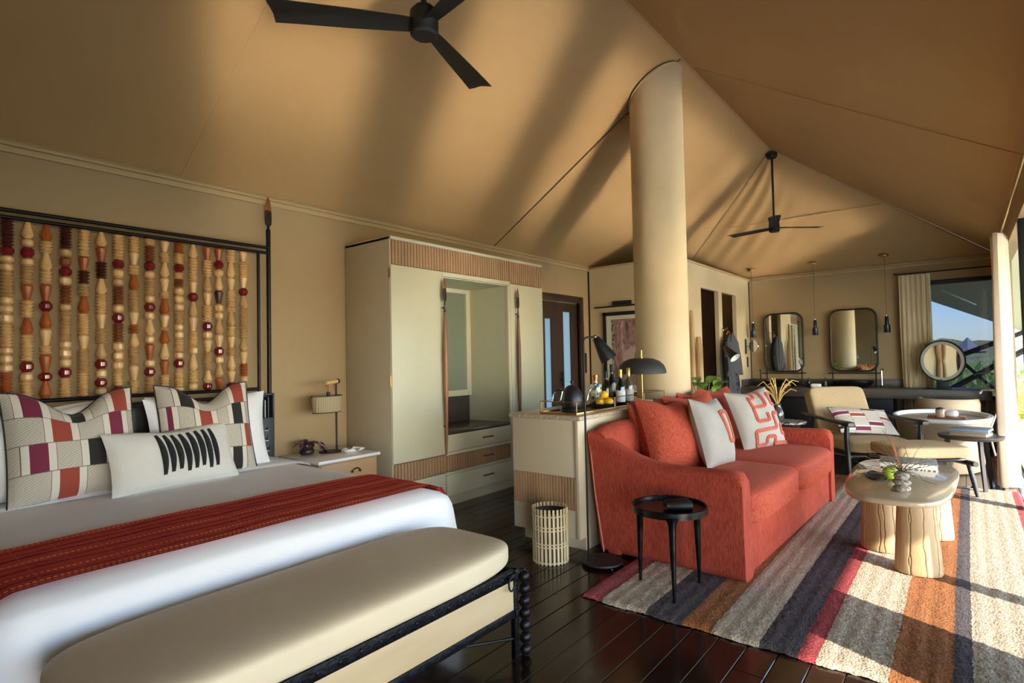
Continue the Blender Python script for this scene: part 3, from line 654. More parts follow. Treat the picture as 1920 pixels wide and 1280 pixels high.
# ================================================================== NIGHTSTAND AND WHAT STANDS ON IT
ns = thing('nightstand', 'nightstand with white marble top and tan drawer beside the bed', 'nightstand', (2.61, 3.95, 0))
tanlea = pm('tan_leather', 'b28e66', .5, c2='ba976f', ns=4)
MB().bbox(2.33, 2.885, 3.685, 4.22, .557, .58, .004).build('marble_top', marble, ns)
MB().bbox(2.35, 2.87, 3.715, 4.21, .10, .556, .006).build('body', tanlea, ns)
for z0, z1 in ((.34, .545), (.125, .33)):
    dr = MB().bbox(2.36, 2.86, 3.700, 3.716, z0, z1, .005).build('drawer', tanlea, ns)
    MB().tube([(2.66+.035*math.cos(a*PI/10), 3.69, (z0+z1)/2+.02+.022*math.sin(a*PI/10)) for a in range(11)], .005, 8).cyl((2.695, 3.702, (z0+z1)/2+.02), .010, -.012, 10, 'y').cyl((2.625, 3.702, (z0+z1)/2+.02), .010, -.012, 10, 'y').build('ring_handle', agedbrass, dr)
for x in (2.38, 2.84):
    for y in (3.75, 4.17): MB().cyl((x, y, 0), .014, .1, 10, r2=.02).build('leg', blackm, ns)
nl = thing('bedside_lamp', 'black bedside lamp with oval woven shade and wooden handle', 'lamp', (2.66, 4.03, .58))
shadem = NB('woven_shade'); wv = shadem.n('ShaderNodeTexWave'); wv.inputs['Scale'].default_value = 5.6; wv.inputs['Distortion'].default_value = .6
shadem.l(shadem.coord('Generated', (1, 0, .22), (0, 0, 0)), wv.inputs['Vector'])
shadem.set(col=shadem.ramp(wv.outputs['Fac'], [(.03, lin('4f4433')), (.10, lin('b3a17e'))]), rough=.85); shadem.bump(shadem.noise(shadem.coord('Object', (1, 1, 4)), 120), .2, .003); shadem = shadem.m
MB().lathe([(.0, 0), (.088, 0), (.09, .004), (.088, .009), (.0, .010)], (2.655, 4.03, .58), 32).build('base', blackm, nl)
MB().cyl((2.715, 4.03, .585), .008, .56, 12).build('pole', blackm, nl)
sh = MB().lathe([(.116, .90), (.121, .905), (.131, 1.035), (.126, 1.035), (.112, .905)], (2.62, 4.02, 0), 40, sx=1, sy=.62, caps=False).build('lamp_shade', shadem, nl)
for z, r in ((1.034, .132), (.904, .122)): MB().tube([(2.62+r*math.cos(a*PI/20), 4.02+r*.62*math.sin(a*PI/20), z) for a in range(40)], .003, 6, True).build('shade_rim', blackm, sh)
MB().cyl((2.635, 4.02, 1.02), .014, .045, 12).build('bulb_socket', blackm, nl)
MB().tube([(2.635, 4.02, 1.065), (2.634, 4.02, 1.125)], .004, 6).tube([(2.70, 4.025, 1.07), (2.69, 4.022, 1.13), (2.634, 4.02, 1.138), (2.600, 4.0, 1.11)], .0035, 6).build('red_cord', pm('red_cord', 'b23a2c', .7), nl)
MB().tube([(2.735, 4.035, 1.147), (2.60, 4.0, 1.137)], .0145, 14).build('wooden_handle', bmat['p'], nl); MB().tube([(2.742, 4.036, 1.1475), (2.728, 4.033, 1.1465)], .019, 14).build('handle_cap', blackm, nl)
pot = thing('purple_plant', 'small purple trailing plant in ringed dark pot on nightstand', 'plant', (2.47, 4.07, .58))
potm = pm('dark_glazed_pot', '2d211d', .25, c2='3a2b25', ns=12)
MB().lathe([(.03, 0), (.05, .006), (.058, .028), (.052, .045), (.046, .049), (.052, .056), (.056, .075), (.047, .094), (.040, .094), (.04, .075)], (2.47, 4.07, .58), 28).build('pot', potm, pot)
def leaf_mesh(mb, p, d, up, L, w, droop=.3, n=5):
    p, d, up = Vector(p), Vector(d).normalized(), Vector(up); s = d.cross(up).normalized(); nn = s.cross(d); rows = []
    for i in range(n+1):
        t = i/n; c = p+d*L*t-nn*(-1)*0-Vector((0, 0, 1))*droop*L*t*t; ww = w*math.sin(PI*min(1, t*.93+.05))**.8
        rows.append([c-s*ww+nn*ww*.25, c, c+s*ww+nn*ww*.25])
    return mb.loft(rows, False, False)
pl1, pl2 = pm('purple_leaf', '4a1f3c', .4, c2='7d4a72', ns=25), pm('purple_leaf_dark', '2e1424', .4, c2='4c2038', ns=20)
rd = random.Random(5)
for k in range(26):
    a = rd.uniform(0, 2*PI); e = rd.uniform(.1, .9); 
    leaf_mesh(MB(), (2.47+.03*math.cos(a), 4.07+.03*math.sin(a), .665+.01*rd.random()), (math.cos(a)*1.2, math.sin(a)*.9, e), (0, 0, 1), rd.uniform(.06, .10), .016, .55).build('leaf', (pl1, pl2)[k % 2], pot, 80)
for k in range(7): leaf_mesh(MB(), (2.545+.012*k*rd.random(), 4.03, .67-.012*k), (.7, rd.uniform(-.8, .2), .2-.1*k), (0, 0, 1), .065, .018, .9).build('leaf', (pl1, pl2)[k % 2], pot, 80)
MB().tube([(2.50, 4.05, .67), (2.54, 4.03, .68), (2.56, 4.02, .61)], .003, 5).build('stem', pl2, pot)
ds = MB().grid(lambda u, v: (2.755+.11*(2*u-1)*math.sqrt(max(0, 1-(2*v-1)**2*.9)), 3.86+.05*(2*v-1), .5805+.006+.016*((2*u-1)**2)+.012*((2*v-1)**2)), 20, 10, False)
ds.grid(lambda u, v: (2.755+.11*(2*u-1)*math.sqrt(max(0, 1-(2*v-1)**2*.9)), 3.86+.05*(2*v-1), .5805+.018*((2*u-1)**2)+.012*((2*v-1)**2)), 20, 10, False)
solo(ds, 'shallow_dish', marble, 'shallow white leaf shaped dish in front of bedside lamp', 'dish', (2.755, 3.86, .58), 80)
# ================================================================== WARDROBE
WX0, WX1, WYF, WYB = 2.957, 5.065, 3.619, 4.232
wd = thing('wardrobe', 'tall pale green wardrobe with fluted bands and central niche', 'wardrobe', (4.01, 3.92, 0))
def fluted(mb, x0, x1, yf, z0, z1, pitch=.0335, d=.014):
    n = max(2, round((x1-x0)/pitch)); p = (x1-x0)/n; pts = []
    for k in range(n):
        for j, (a, b) in enumerate(((.02, 1), (.17, .95), (.2, .1), (.38, 0), (.82, 0), (.98, .1))): pts.append((x0+(k+a)*p, yf+b*d))
    vs = []; fs = []; m = len(pts)
    for z in (z0, z1): vs += [(x, y, z) for x, y in pts]
    for i in range(m-1): fs.append((i, i+1, m+i+1, m+i))
    vs += [(x0, yf+.02, z0), (x1, yf+.02, z0), (x1, yf+.02, z1), (x0, yf+.02, z1)]
    b = 2*m; fs += [tuple(list(range(m-1, -1, -1))+[b, b+1]), tuple(list(range(m, 2*m))+[b+2, b+3]), (b, 0, m, b+3), (m-1, b+1, b+2, 2*m-1)]
    return mb.add(vs, fs)
N0, N1, D1 = 3.555, 4.465, 4.505
for a in (WX0, WX1-.022): MB().bbox(a, a+.022, WYF+.012, WYB, .0, 2.322, .003).build('side_panel', cabside, wd)
MB().box(WX0+.022, WX1-.022, WYF+.02, WYB, 2.075, 2.30).box(WX0+.022, N0-.02, WYF+.03, WYB, .09, 2.08).box(N1+.02, WX1-.022, WYF+.03, WYB, .09, 2.08).box(N0-.02, N1+.02, WYF+.03, WYB, .09, .62).build('carcass', cabside, wd)
MB().box(WX0+.02, WX1-.02, WYF+.035, WYF+.055, 0, .09).build('plinth', cabside, wd)
MB().bbox(WX0, D1-.02, WYF-.006, WYB, 2.298, 2.325, .003).bbox(D1-.016, WX1, WYF-.006, WYB, 2.298, 2.325, .003).build('cornice', cabinet, wd)
fluted(MB(), WX0+.012, D1-.022, WYF-.002, 2.095, 2.297).build('fluted_band', flute, wd, 50); fluted(MB(), D1-.014, WX1, WYF-.002, 2.075, 2.297).build('fluted_band', flute, wd, 50)
fluted(MB(), WX0+.012, N0-.01, WYF-.002, .308, .462).build('fluted_band', flute, wd, 50); fluted(MB(), D1, WX1, WYF-.002, .308, .462).build('fluted_band', flute, wd, 50)
ld = MB().bbox(WX0+.004, N0-.012, WYF, WYF+.022, .468, 2.09, .002).build('door', cabinet, wd); rdr = MB().bbox(D1, WX1-.012, WYF, WYF+.022, .468, 2.07, .002).build('door', cabinet, wd)
for a, b in ((WX0+.004, N0-.012), (D1, WX1-.012)): MB().bbox(a, b, WYF, WYF+.022, .095, .302, .002).build('base_panel', cabinet, wd)
MB().bbox(WX1-.010, WX1, WYF-.002, WYF+.022, .09, 2.07, .002).build('edge_strip', cabinet, wd)
for z in (1.10, 1.98): MB().cyl((WX0-.003, WYF+.012, z), .005, .08, 8).build('hinge', brass if z < 1.5 else agedbrass, ld)
# niche
MB().bbox(N0-.012, N0+.006, WYF, WYF+.03, .62, 2.06, .002).bbox(N1, D1-.004, WYF, WYF+.04, .09, 2.06, .002).bbox(N0-.012, D1-.004, WYF, WYF+.03, 2.052, 2.092, .002).build('niche_frame', cabinet, wd)
MB().box(N0-.018, N0-.002, WYF+.02, WYB-.03, .66, 2.06).box(N1+.002, N1+.02, WYF+.02, WYB-.03, .66, 2.06).box(N0, N1, WYB-.04, WYB-.03, .66, 2.06).box(N0, N1, WYF+.03, WYB-.04, 2.045, 2.062).build('niche_lining', cabinet, wd)
ctm = pm('dark_stone_counter', '443a33', .25, c2='4f443c', ns=6)
MB().bbox(N0-.008, N1+.002, WYF+.002, WYB-.04, .636, .660, .002).build('counter', ctm, wd); MB().box(N0, N1, WYB-.052, WYB-.041, .66, .925).build('splashback', ctm, wd)
tint = pm('tinted_glass', '9aa391', .12, .55)
gd = MB().bbox(N0, N0+.06, WYB-.09, WYB-.041, .925, 2.045, .003).bbox(N1-.065, N1, WYB-.09, WYB-.041, .925, 2.045, .003).bbox(N0+.06, N1-.065, WYB-.09, WYB-.041, .925, .985, .003).bbox(N0+.06, N1-.065, WYB-.09, WYB-.041, 2.0, 2.045, .003).build('glazed_door', cabinet, wd)
MB().box(N0+.06, N1-.065, WYB-.072, WYB-.064, .985, 2.0).build('glass_pane', tint, gd)
def pull(parent, x, z, col=agedbrass, L=.13):
    MB().tube([(x-L/2, WYF-.022, z), (x+L/2, WYF-.022, z)], .0055, 8).cyl((x-L/2+.012, WYF-.022, z), .004, .026, 8, 'y').cyl((x+L/2-.012, WYF-.022, z), .004, .026, 8, 'y').sphere((x-L/2, WYF-.022, z), .008, 6).sphere((x+L/2, WYF-.022, z), .008, 6).build('handle', col, parent)
xm = 4.10
d = MB().bbox(N0+.002, N1, WYF, WYF+.022, .482, .632, .002).build('drawer', cabinet, wd); pull(d, xm, .56)
MB().bbox(N0+.002, N1, WYF, WYF+.022, .452, .478, .002).bbox(N0+.002, N1, WYF, WYF+.022, .280, .303, .002).build('drawer_rail', cabinet, wd)
d = fluted(MB(), N0+.002, N1, WYF-.002, .306, .450).build('fluted_drawer', flute, wd, 50); pull(d, xm, .385)
d = MB().bbox(N0+.002, N1, WYF, WYF+.022, .098, .277, .002).build('drawer', cabinet, wd); pull(d, xm, .20)
# spear handles
shaftm = pm('spear_shaft', '7a4a28', .4, c2='9c683c', ns=6, stretch=(4, 4, .5))
shaftd = pm('spear_shaft_dark', '4a3022', .45, c2='7d5836', ns=4, stretch=(4, 4, .5))
for x, z0, z1, m, k in ((3.530, .47, 2.035, shaftm, 1), (4.583, .47, 2.03, shaftd, 0)):
    y = WYF-.035
    sp = MB().tube([(x, y, z0), (x, y, z0+.12), (x, y, z0+.3), (x, y, z0+.62), (x, y, z0+.95), (x, y, z0+1.25), (x, y, z0+1.32)], [.004, .010, .016, .022, .022, .011, .009], 12).build('spear_handle', m, wd)
    spear_blade(MB(), x, y, z1-.235, z1, .050, .012).build('spear_blade', blade, sp)
    for zz in (z0+.25, z1-.27): MB().cyl((x-.02, y, zz), .006, .02, 8, 'x').cyl((x, y, zz), .005, .036, 8, 'y').build('spear_mount', blackm, sp)
    MB().tube([(x, y, z1-.31), (x, y, z1-.225)], [.012, .007], 10).build('spear_socket', blackm, sp)
# ================================================================== RUG
RX0, RX1, RY0, RY1 = 2.645, 6.80, -.335, 1.682
rugm = NB('striped_wool_rug'); sp = rugm.n('ShaderNodeSeparateXYZ'); rugm.l(rugm.coord('UV'), sp.inputs[0])
jit = rugm.noise(rugm.coord('Object'), 25, 3)
vv = rugm.math('ADD', sp.outputs[1], rugm.math('MULTIPLY', rugm.math('SUBTRACT', jit, .5), .006))
def rv(y): return max(0, (y-RY0)/(RY1-RY0))
pk, cr, pu, og, rdk = lin('9e4f52'), lin('ad9f8a'), lin('4d4648'), lin('8f5a32'), lin('933c3e')
st = [(0, pk), (rv(-.275), cr), (rv(.015), pu), (rv(.078), og), (rv(.272), cr), (rv(.528), rdk), (rv(.598), pu), (rv(.756), cr), (rv(.972), og), (rv(1.104), pu), (rv(1.296), cr), (rv(1.544), pk)]
base = rugm.ramp(vv, st, True)
streak = rugm.noise(rugm.coord('Object', (1.2, 55, 1)), 1.6, 4); fib = rugm.noise(rugm.coord('Object', (1, 1, 1)), 110, 2)
mm = rugm.n('ShaderNodeMix'); mm.data_type = 'RGBA'; mm.blend_type = 'MULTIPLY'; mm.inputs['Factor'].default_value = 1
rugm.l(base, mm.inputs['A']); rugm.l(rugm.ramp(rugm.math('ADD', rugm.math('MULTIPLY', streak, .30), rugm.math('MULTIPLY', fib, .80)), [(.3, (.45, .43, .41, 1)), (.78, (1.45, 1.42, 1.38, 1))]), mm.inputs['B'])
rugm.set(col=mm.outputs['Result'], rough=.95, sheen=.03, spec=.1); rugm.bump(fib, .9, .008); rugm = rugm.m
rr = random.Random(3); nu, nv = 330, 165
def rug(u, v):
    ex = min(u, 1-u)*(RX1-RX0); ey = min(v, 1-v)*(RY1-RY0); e = min(1, min(ex, ey)/.02)
    x = RX0+(RX1-RX0)*u+rr.uniform(-.004, .004)+.006*math.sin(40*v)*(u < .5); y = RY0+(RY1-RY0)*v+rr.uniform(-.003, .003)+.004*math.sin(5*u)
    return x, y, .004+.017*e**.5+rr.uniform(-.0022, .0022)+.0012*math.sin(170*v)
rg_ = MB().grid(rug, nu, nv)
solo(rg_, 'striped_rug', rugm, 'thick striped wool rug in cream, purple, rust and pink', 'rug', ((RX0+RX1)/2, .67, 0), 80)
# ================================================================== SOFA
chen = NB('coral_chenille'); v1 = chen.coord('Object', (120, 120, 14)); v2 = chen.coord('Object', (1, 1, 1))
n1 = chen.noise(v1, 1.6, 3); n2 = chen.noise(v2, 5, 3)
chen.set(col=chen.ramp(chen.math('ADD', chen.math('MULTIPLY', n1, .75), chen.math('MULTIPLY', n2, .25)), [(.33, lin('7f2f22')), (.5, lin('9f402e')), (.68, lin('b4533d'))]), rough=.9, sheen=.15, spec=.2)
chen.p.inputs['Sheen Tint'].default_value = lin('d98872'); chen.p.inputs['Sheen Roughness'].default_value = .4
chen.bump(n1, .45, .006); chen = chen.m
chen2 = NB('coral_chenille_soft'); v1 = chen2.coord('Object', (100, 100, 26), (.3, .5, .2)); n1 = chen2.noise(v1, 1.8, 4)
chen2.set(col=chen2.ramp(n1, [(.33, lin('8d3828')), (.5, lin('a84832')), (.68, lin('ba5a43'))]), rough=.9, sheen=.15, spec=.2)
chen2.p.inputs['Sheen Tint'].default_value = lin('d98872'); chen2.bump(n1, .35, .005); chen2 = chen2.m
sf = thing('sofa', 'coral red chenille sofa with low sloping arms on the rug', 'sofa', (4.47, 1.43, 0), R(-1.7), False)
HW = 1.165
MB().bbox(-HW+.08, HW-.08, -.445, .42, .012, .315, .03, 3).build('base_skirt', chen, sf, 60)
# backrest shell
rings = []
for i in range(25):
    t = i/24; x = -HW+2*HW*t; e = 1-min(1, min(t, 1-t)*24/2.2); zt = .845-.045*e*e
    rings.append([(x, .435-.02*e, .012), (x, .480-.01*e, .4), (x, .545-.02*e, zt-.05), (x, .535-.02*e, zt-.012), (x, .505, zt), (x, .455, zt-.004), (x, .425, zt-.03), (x, .40, zt-.09), (x, .34, .35), (x, .33, .012)])
MB().loft(rings).build('backrest', chen, sf, 60)
prof = [(.545, .80), (.47, .785), (.40, .752), (.30, .705), (.2, .665), (.1, .640), (0, .628), (-.15, .624), (-.30, .630), (-.40, .632), (-.445, .622), (-.465, .585)]
for s in (-1, 1):
    rings = []
    for y, zt in prof:
        w = .135; lean = .018*(y+.465)
        a = rrect(-w/2, w/2, 0, zt-.012, .045, 4)
        rings.append([(s*(HW-w/2)+px*1+ (.020*(pz/.6)*s), y+ (.0 if pz > .1 else -.0)+ .085*(0 if y < .4 else (pz/zt-1)*.9*min(1, (y-.4)/.1)), .012+pz) for px, pz in a])
    MB().loft(rings).build('armrest', chen, sf, 60)
for x0 in (-1.035, .0):
    MB().sbox(x0+.003, x0+1.032, -.505, .36, .285, .505, 7, 22, .10).build('seat_cushion', chen2, sf, 80)
for s in (-1, 1): MB().tube([(s*(HW+.018), .44, .02), (s*(HW+.03), .49, .4), (s*(HW+.015), .535, .78)], .006, 6).build('piping', pm('coral_piping', 'b86a55', .8) if 'coral_piping' not in MATS else MATS['coral_piping'], sf)
# loose cushions
gc = 'coral cushions on the sofa'
cushion('coral_cushion', 'large coral cushion propped in the near corner of the sofa', chen2, .52, .53, .28, (3.83, 1.58, .498), -24, -22, .03, None, .07, 4, group=gc)
cushion('coral_cushion', 'coral cushion half hidden behind the near corner cushion', chen2, .56, .50, .22, (3.98, 1.735, .497), -20, -4, .03, None, .07, 0, group=gc)
cushion('coral_cushion', 'upright coral cushion between the two pale corded cushions', chen2, .60, .52, .24, (4.36, 1.60, .497), -18, -16, .02, None, .08, 0, group=gc)
cushion('coral_cushion', 'coral back cushion peeking over behind the middle ones', chen2, .58, .52, .22, (4.78, 1.73, .497), -17, 2, .03, None, .08, 0, group=gc)
cushion('coral_cushion', 'farthest coral back cushion above the patterned pale cushion', chen2, .58, .52, .22, (5.30, 1.70, .497), -17, -6, .02, None, .08, 0, group=gc)
palec = pm('pale_grey_linen', '968f85', .85, c2='9f988e', ns=6, bump=.12, bs=260, bd=.003)
cordm = pm('coral_cord', 'a84a3a', .9, c2='c26a55', ns=120, bump=.8, bs=400, bd=.003)
def rounded_path(pts, rr=.10, n=5):
    out = []
    for i, p in enumerate(pts):
        p = Vector((p[0], p[1], 0))
        if i in (0, len(pts)-1): out.append(p); continue
        a = Vector((*pts[i-1], 0)); b = Vector((*pts[i+1], 0))
        r = min(rr, (a-p).length*.49, (b-p).length*.49); A = p+(a-p).normalized()*r; B = p+(b-p).normalized()*r
        for k in range(n+1): t = k/n; out.append(A*(1-t)**2+p*2*t*(1-t)+B*t*t)
    dense = []
    for a, b in zip(out, out[1:]):
        m = max(1, int((b-a).length/.05))
        for k in range(m): dense.append(a+(b-a)*k/m)
    return dense+[out[-1]]
def cords(o, f, paths):
    for pth in paths:
        for d in (-.032, .032):
            P = rounded_path(pth); Q = []
            for i, p in enumerate(P):
                t = (P[min(i+1, len(P)-1)]-P[max(i-1, 0)]).normalized(); q = p+Vector((-t.y, t.x, 0))*d
                q.x = max(-.985, min(.985, q.x)); q.y = max(-.985, min(.985, q.y))
                Q.append(f(q.x, q.y, -1)+Vector((0, -.003, 0)))
            MB().tube(Q, .008, 6).build('cord_trim', cordm, o)
o, f = cushion('corded_cushion', 'pale cushion with coral cord seen edge on near the arm', palec, .50, .50, .20, (4.10, 1.385, .50), -16, -3, .02, None, .06, 3, group='pale cushions with coral cord')
cords(o, f, [[(.15, .5), (.15, -.35), (.55, -.35), (.55, .55), (.15, .55), (.15, .45)]])
o, f = cushion('corded_cushion', 'pale cushion with winding coral cord facing the coffee table', palec, .54, .52, .19, (5.08, 1.34, .50), -20, -22, .02, None, .06, -3, group='pale cushions with coral cord')
cords(o, f, [[(.98, .05), (.45, .05), (.45, -.45), (-.55, -.45), (-.55, -.92), (-.1, -.92), (-.1, -.7), (.3, -.7), (.3, -.95), (.98, -.95)], [(.3, .98), (.3, .35), (-.35, .35), (-.35, -.15), (.2, -.15), (.2, .1)], [(-.35, .35), (-.35, .7), (.0, .7), (.0, .98)], [(.98, .75), (.62, .75), (.62, .35), (.98, .35)], [(.98, -.35), (.7, -.35), (.7, -.65), (.98, -.65)]])
# ================================================================== CREDENZA
CX0, CX1, CY0, CY1, CZ = 3.243, 4.775, 2.040, 2.610, .875
cz_ = thing('credenza', 'cream bar counter with granite top behind the sofa', 'credenza', (4.0, 2.32, 0))
gran = pm('speckled_granite', 'a08c74', .3, c2='c2b29a', ns=60, lo=.42, hi=.6)
cred = pm('credenza_lacquer', 'c3b495', .5, c2='c8ba9c', ns=1.5)
MB().bbox(CX0, CX1, CY0, CY1, .085, CZ, .003).build('body', cred, cz_)
MB().box(CX0+.06, CX1-.04, CY0+.0, CY1-.05, 0, .086).build('plinth', cred, cz_)
MB().bbox(CX0-.02, CX1+.0, CY0-.022, CY1+.02, CZ, CZ+.03, .006, 3).build('counter_top', gran, cz_)
fl = MB(); fluted(fl, CY0+.025, CY1-.012, 0, .272, .490, .0245, .010); fl.v = [(CX0-.012+y, CY0+CY1+.013-x, z) for x, y, z in fl.v]
fl.f = [tuple(f) for f in fl.f]; fl.build('fluted_band', flute, cz_, 50)
MB().bbox(CX0-.014, CX0+.002, CY0+.0, CY0+.024, .085, CZ-.002, .002).build('corner_strip', cred, cz_)
pd = MB().bbox(CX0+.25, CX1-.1, CY0-.008, CY0+.002, .14, .80, .003).build('rear_panel', cred, cz_)
# gold gallery tray and what it carries
TZ = CZ+.03
tr_ = thing('gallery_tray', 'gold gallery tray with beaded posts on the bar counter', 'tray', (4.0, 2.22, TZ))
tx0, tx1, ty0, ty1 = 3.29, 4.74, 2.085, 2.385
MB().bbox(tx0, tx1, ty0, ty1, TZ, TZ+.006, .002).build('tray_base', pm('dark_tray', '2e231a', .2), tr_)
MB().bbox(tx0-.004, tx1+.004, ty0-.004, ty0+.004, TZ, TZ+.016, .002).bbox(tx0-.004, tx1+.004, ty1-.004, ty1+.004, TZ, TZ+.016, .002).bbox(tx0-.004, tx0+.004, ty0, ty1, TZ, TZ+.016, .002).bbox(tx1-.004, tx1+.004, ty0, ty1, TZ, TZ+.016, .002).build('tray_rim', gold, tr_)
for x, y in ((tx0, ty0), (tx0, ty1), (3.83, ty0), (4.33, ty0), (tx1, ty0), (tx1, ty1), (3.83, ty1)):
    p = []
    for k in range(8): z = .010+.0098*k; p += [(.0035, z), (.0062, z+.003), (.0062, z+.006), (.0035, z+.0095)]
    MB().lathe(p, (x, y, TZ), 10).build('beaded_post', gold, tr_)
for a, b in (((tx0, ty0), (tx1, ty0)), ((tx0, ty1), (tx1, ty1)), ((tx0, ty0), (tx0, ty1)), ((tx1, ty0), (tx1, ty1))): MB().tube([(a[0], a[1], TZ+.088), (b[0], b[1], TZ+.088)], .0028, 6).build('gallery_rail', gold, tr_)
TT = TZ+.006
def at(prof, x, y, n=24, z=None, caps=True): return MB().lathe(prof, (x, y, TT if z is None else z), n, caps=caps)
kt = thing('kettle', 'matte black dome kettle on the bar tray', 'kettle', (3.53, 2.27, TT))
at([(.0, 0), (.082, 0), (.084, .012), (.080, .018)], 3.53, 2.27, 32).build('base', blackm, kt)
at([(.074, .02), (.080, .03), (.078, .08), (.066, .135), (.048, .17), (.030, .184), (.0, .19)], 3.53, 2.27, 36).build('body', pm('satin_black', '1c1c1e', .35), kt)
at([(.008, .188), (.006, .198), (.014, .205), (.014, .216), (.004, .224)], 3.53, 2.27, 16).build('lid_knob', blackm, kt)
hd = [(3.50, 2.335, TT+.15), (3.485, 2.37, TT+.155), (3.465, 2.395, TT+.12), (3.46, 2.40, TT+.07), (3.475, 2.375, TT+.05), (3.49, 2.345, TT+.08), (3.50, 2.335, TT+.14)]
MB().tube(hd, .0065, 8).build('handle', chrome, kt)
MB().tube([(3.56, 2.205, TT+.05), (3.575, 2.175, TT+.07), (3.585, 2.16, TT+.14), (3.60, 2.14, TT+.165), (3.61, 2.125, TT+.16)], [.008, .007, .006, .005, .0045], 8).build('spout', chrome, kt)
bw = thing('fruit_dish', 'dark low dish of lemons on the bar tray', 'dish', (3.88, 2.21, TT))
at([(.0, 0), (.09, .002), (.105, .03), (.10, .03), (.085, .010), (.0, .008)], 3.88, 2.21, 28).build('dish', pm('dark_glass', '22252a', .15), bw)
lem = pm('lemon_skin', 'e3a912', .4, c2='eebb22', ns=40, bump=.1, bs=140)
for i, (x, y, z, nm) in enumerate(((3.85, 2.22, .042, 'lemon at the left of the fruit dish'), (3.93, 2.20, .042, 'lemon at the right of the fruit dish'), (3.88, 2.16, .042, 'lemon at the front of the fruit dish'), (3.885, 2.205, .092, 'lemon on top of the pile in the fruit dish'))):
    solo(MB().sphere((x, y, TT+z), .034, 12, (1.12, 1, 1)), 'lemon', lem, nm, 'lemon', (x, y, TT+z-.034), 80, 'lemons in the dish')
pg = NB('painted_gin_glass'); vo = pg.n('ShaderNodeTexVoronoi'); vo.inputs['Scale'].default_value = 55; pg.l(pg.coord('Object'), vo.inputs['Vector'])
sc = pg.n('ShaderNodeSeparateColor'); pg.l(vo.outputs['Color'], sc.inputs[0])
pg.set(col=pg.ramp(sc.outputs[0], [(0, lin('9fb3b0')), (.35, lin('2c4a70')), (.5, lin('d9b02c')), (.62, lin('b5532a')), (.72, lin('4f7d46')), (.85, lin('c9d3cf'))], True), rough=.15); pg = pg.m
cop = pm('copper_cap', 'b5673f', .3, .9)
g = thing('gin_bottle', 'square shouldered painted glass bottle with copper stopper', 'bottle', (3.99, 2.34, TT)); at([(.0, 0), (.046, 0), (.05, .006), (.050, .16), (.046, .172), (.016, .178), (.015, .20)], 3.99, 2.34, 28).build('glass', pg, g); at([(.018, .198), (.018, .222), (.022, .224), (.022, .246), (.0, .248)], 3.99, 2.34, 20).build('stopper', cop, g)
def bottle(name, label, x, y, gm, capm, h, r, lab=None, sw=.55):
    o = thing(name, label, 'bottle', (x, y, TT), group='bottles on the bar tray')
    at([(.0, 0), (r*.95, 0), (r, .008), (r, h*.5), (r*.9, h*.57), (r*.42, h*.72), (r*.36, h*.78), (r*.36, h*.985), (.0, h)], x, y, 28).build('glass', gm, o)
    at([(r*.40, h*.80), (r*.42, h*1.0), (r*.38, h*1.006), (.0, h*1.006)], x, y, 20).build('capsule', capm, o)
    if lab: at([(r*1.012, h*.10), (r*1.018, h*.105), (r*1.018, h*.42), (r*1.012, h*.425)], x, y, 28).build('paper_label', lab, o)
gd1, gd2 = pm('dark_green_glass', '0c100c', .08, coat=.4), pm('amber_wine_glass', '3a2a10', .08, c2='4f4a38', ns=3, coat=.4)
lab1, lab2 = pm('white_label', 'c9cacc', .6), pm('grey_label', '8f8d86', .6, c2='a39f96', ns=20)
gcap = pm('gold_foil', 'c8a24a', .35, .7)
bottle('wine_bottle', 'dark wine bottle with gold foil and white label', 4.08, 2.165, gd1, gcap, .285, .036, lab1)
bottle('wine_bottle', 'amber wine bottle with gold foil and grey label', 4.20, 2.155, gd2, gcap, .295, .036, lab2)
bottle('spirit_bottle', 'dark brown spirit bottle between gin and wine bottles', 4.07, 2.29, pm('brown_bottle', '1f1510', .1, coat=.3), blackm, .27, .040, None)
bottle('spirit_bottle', 'tallest slim black bottle behind the white labelled wine', 4.22, 2.32, gd1, blackm, .325, .034, None)
tl = thing('mushroom_lamp', 'table lamp with black dome shade on slim brass stem', 'lamp', (4.52, 2.19, TT))
at([(.0, 0), (.085, 0), (.088, .008), (.085, .016), (.0, .017)], 4.52, 2.19, 32).build('base', marble, tl)
at([(.0055, .015), (.0055, .44), (.0, .442)], 4.52, 2.19, 12).build('stem', gold, tl)
DZ_ = 1.150-TT
at([(.200, DZ_), (.208, DZ_+.002), (.205, DZ_+.03), (.188, DZ_+.072), (.15, DZ_+.108), (.10, DZ_+.128), (.05, DZ_+.133), (.007, DZ_+.133), (.007, DZ_+.126), (.1, DZ_+.12), (.145, DZ_+.1), (.182, DZ_+.065), (.198, DZ_+.03), (.200, DZ_)], 4.52, 2.19, 48, caps=False).build('lamp_shade', pm('graphite_shade', '2b2a29', .6), tl, 60)
at([(.012, DZ_+.132), (.012, DZ_+.138), (.005, DZ_+.14), (.005, DZ_+.163), (.0, DZ_+.164)], 4.52, 2.19, 12).build('finial', gold, tl)
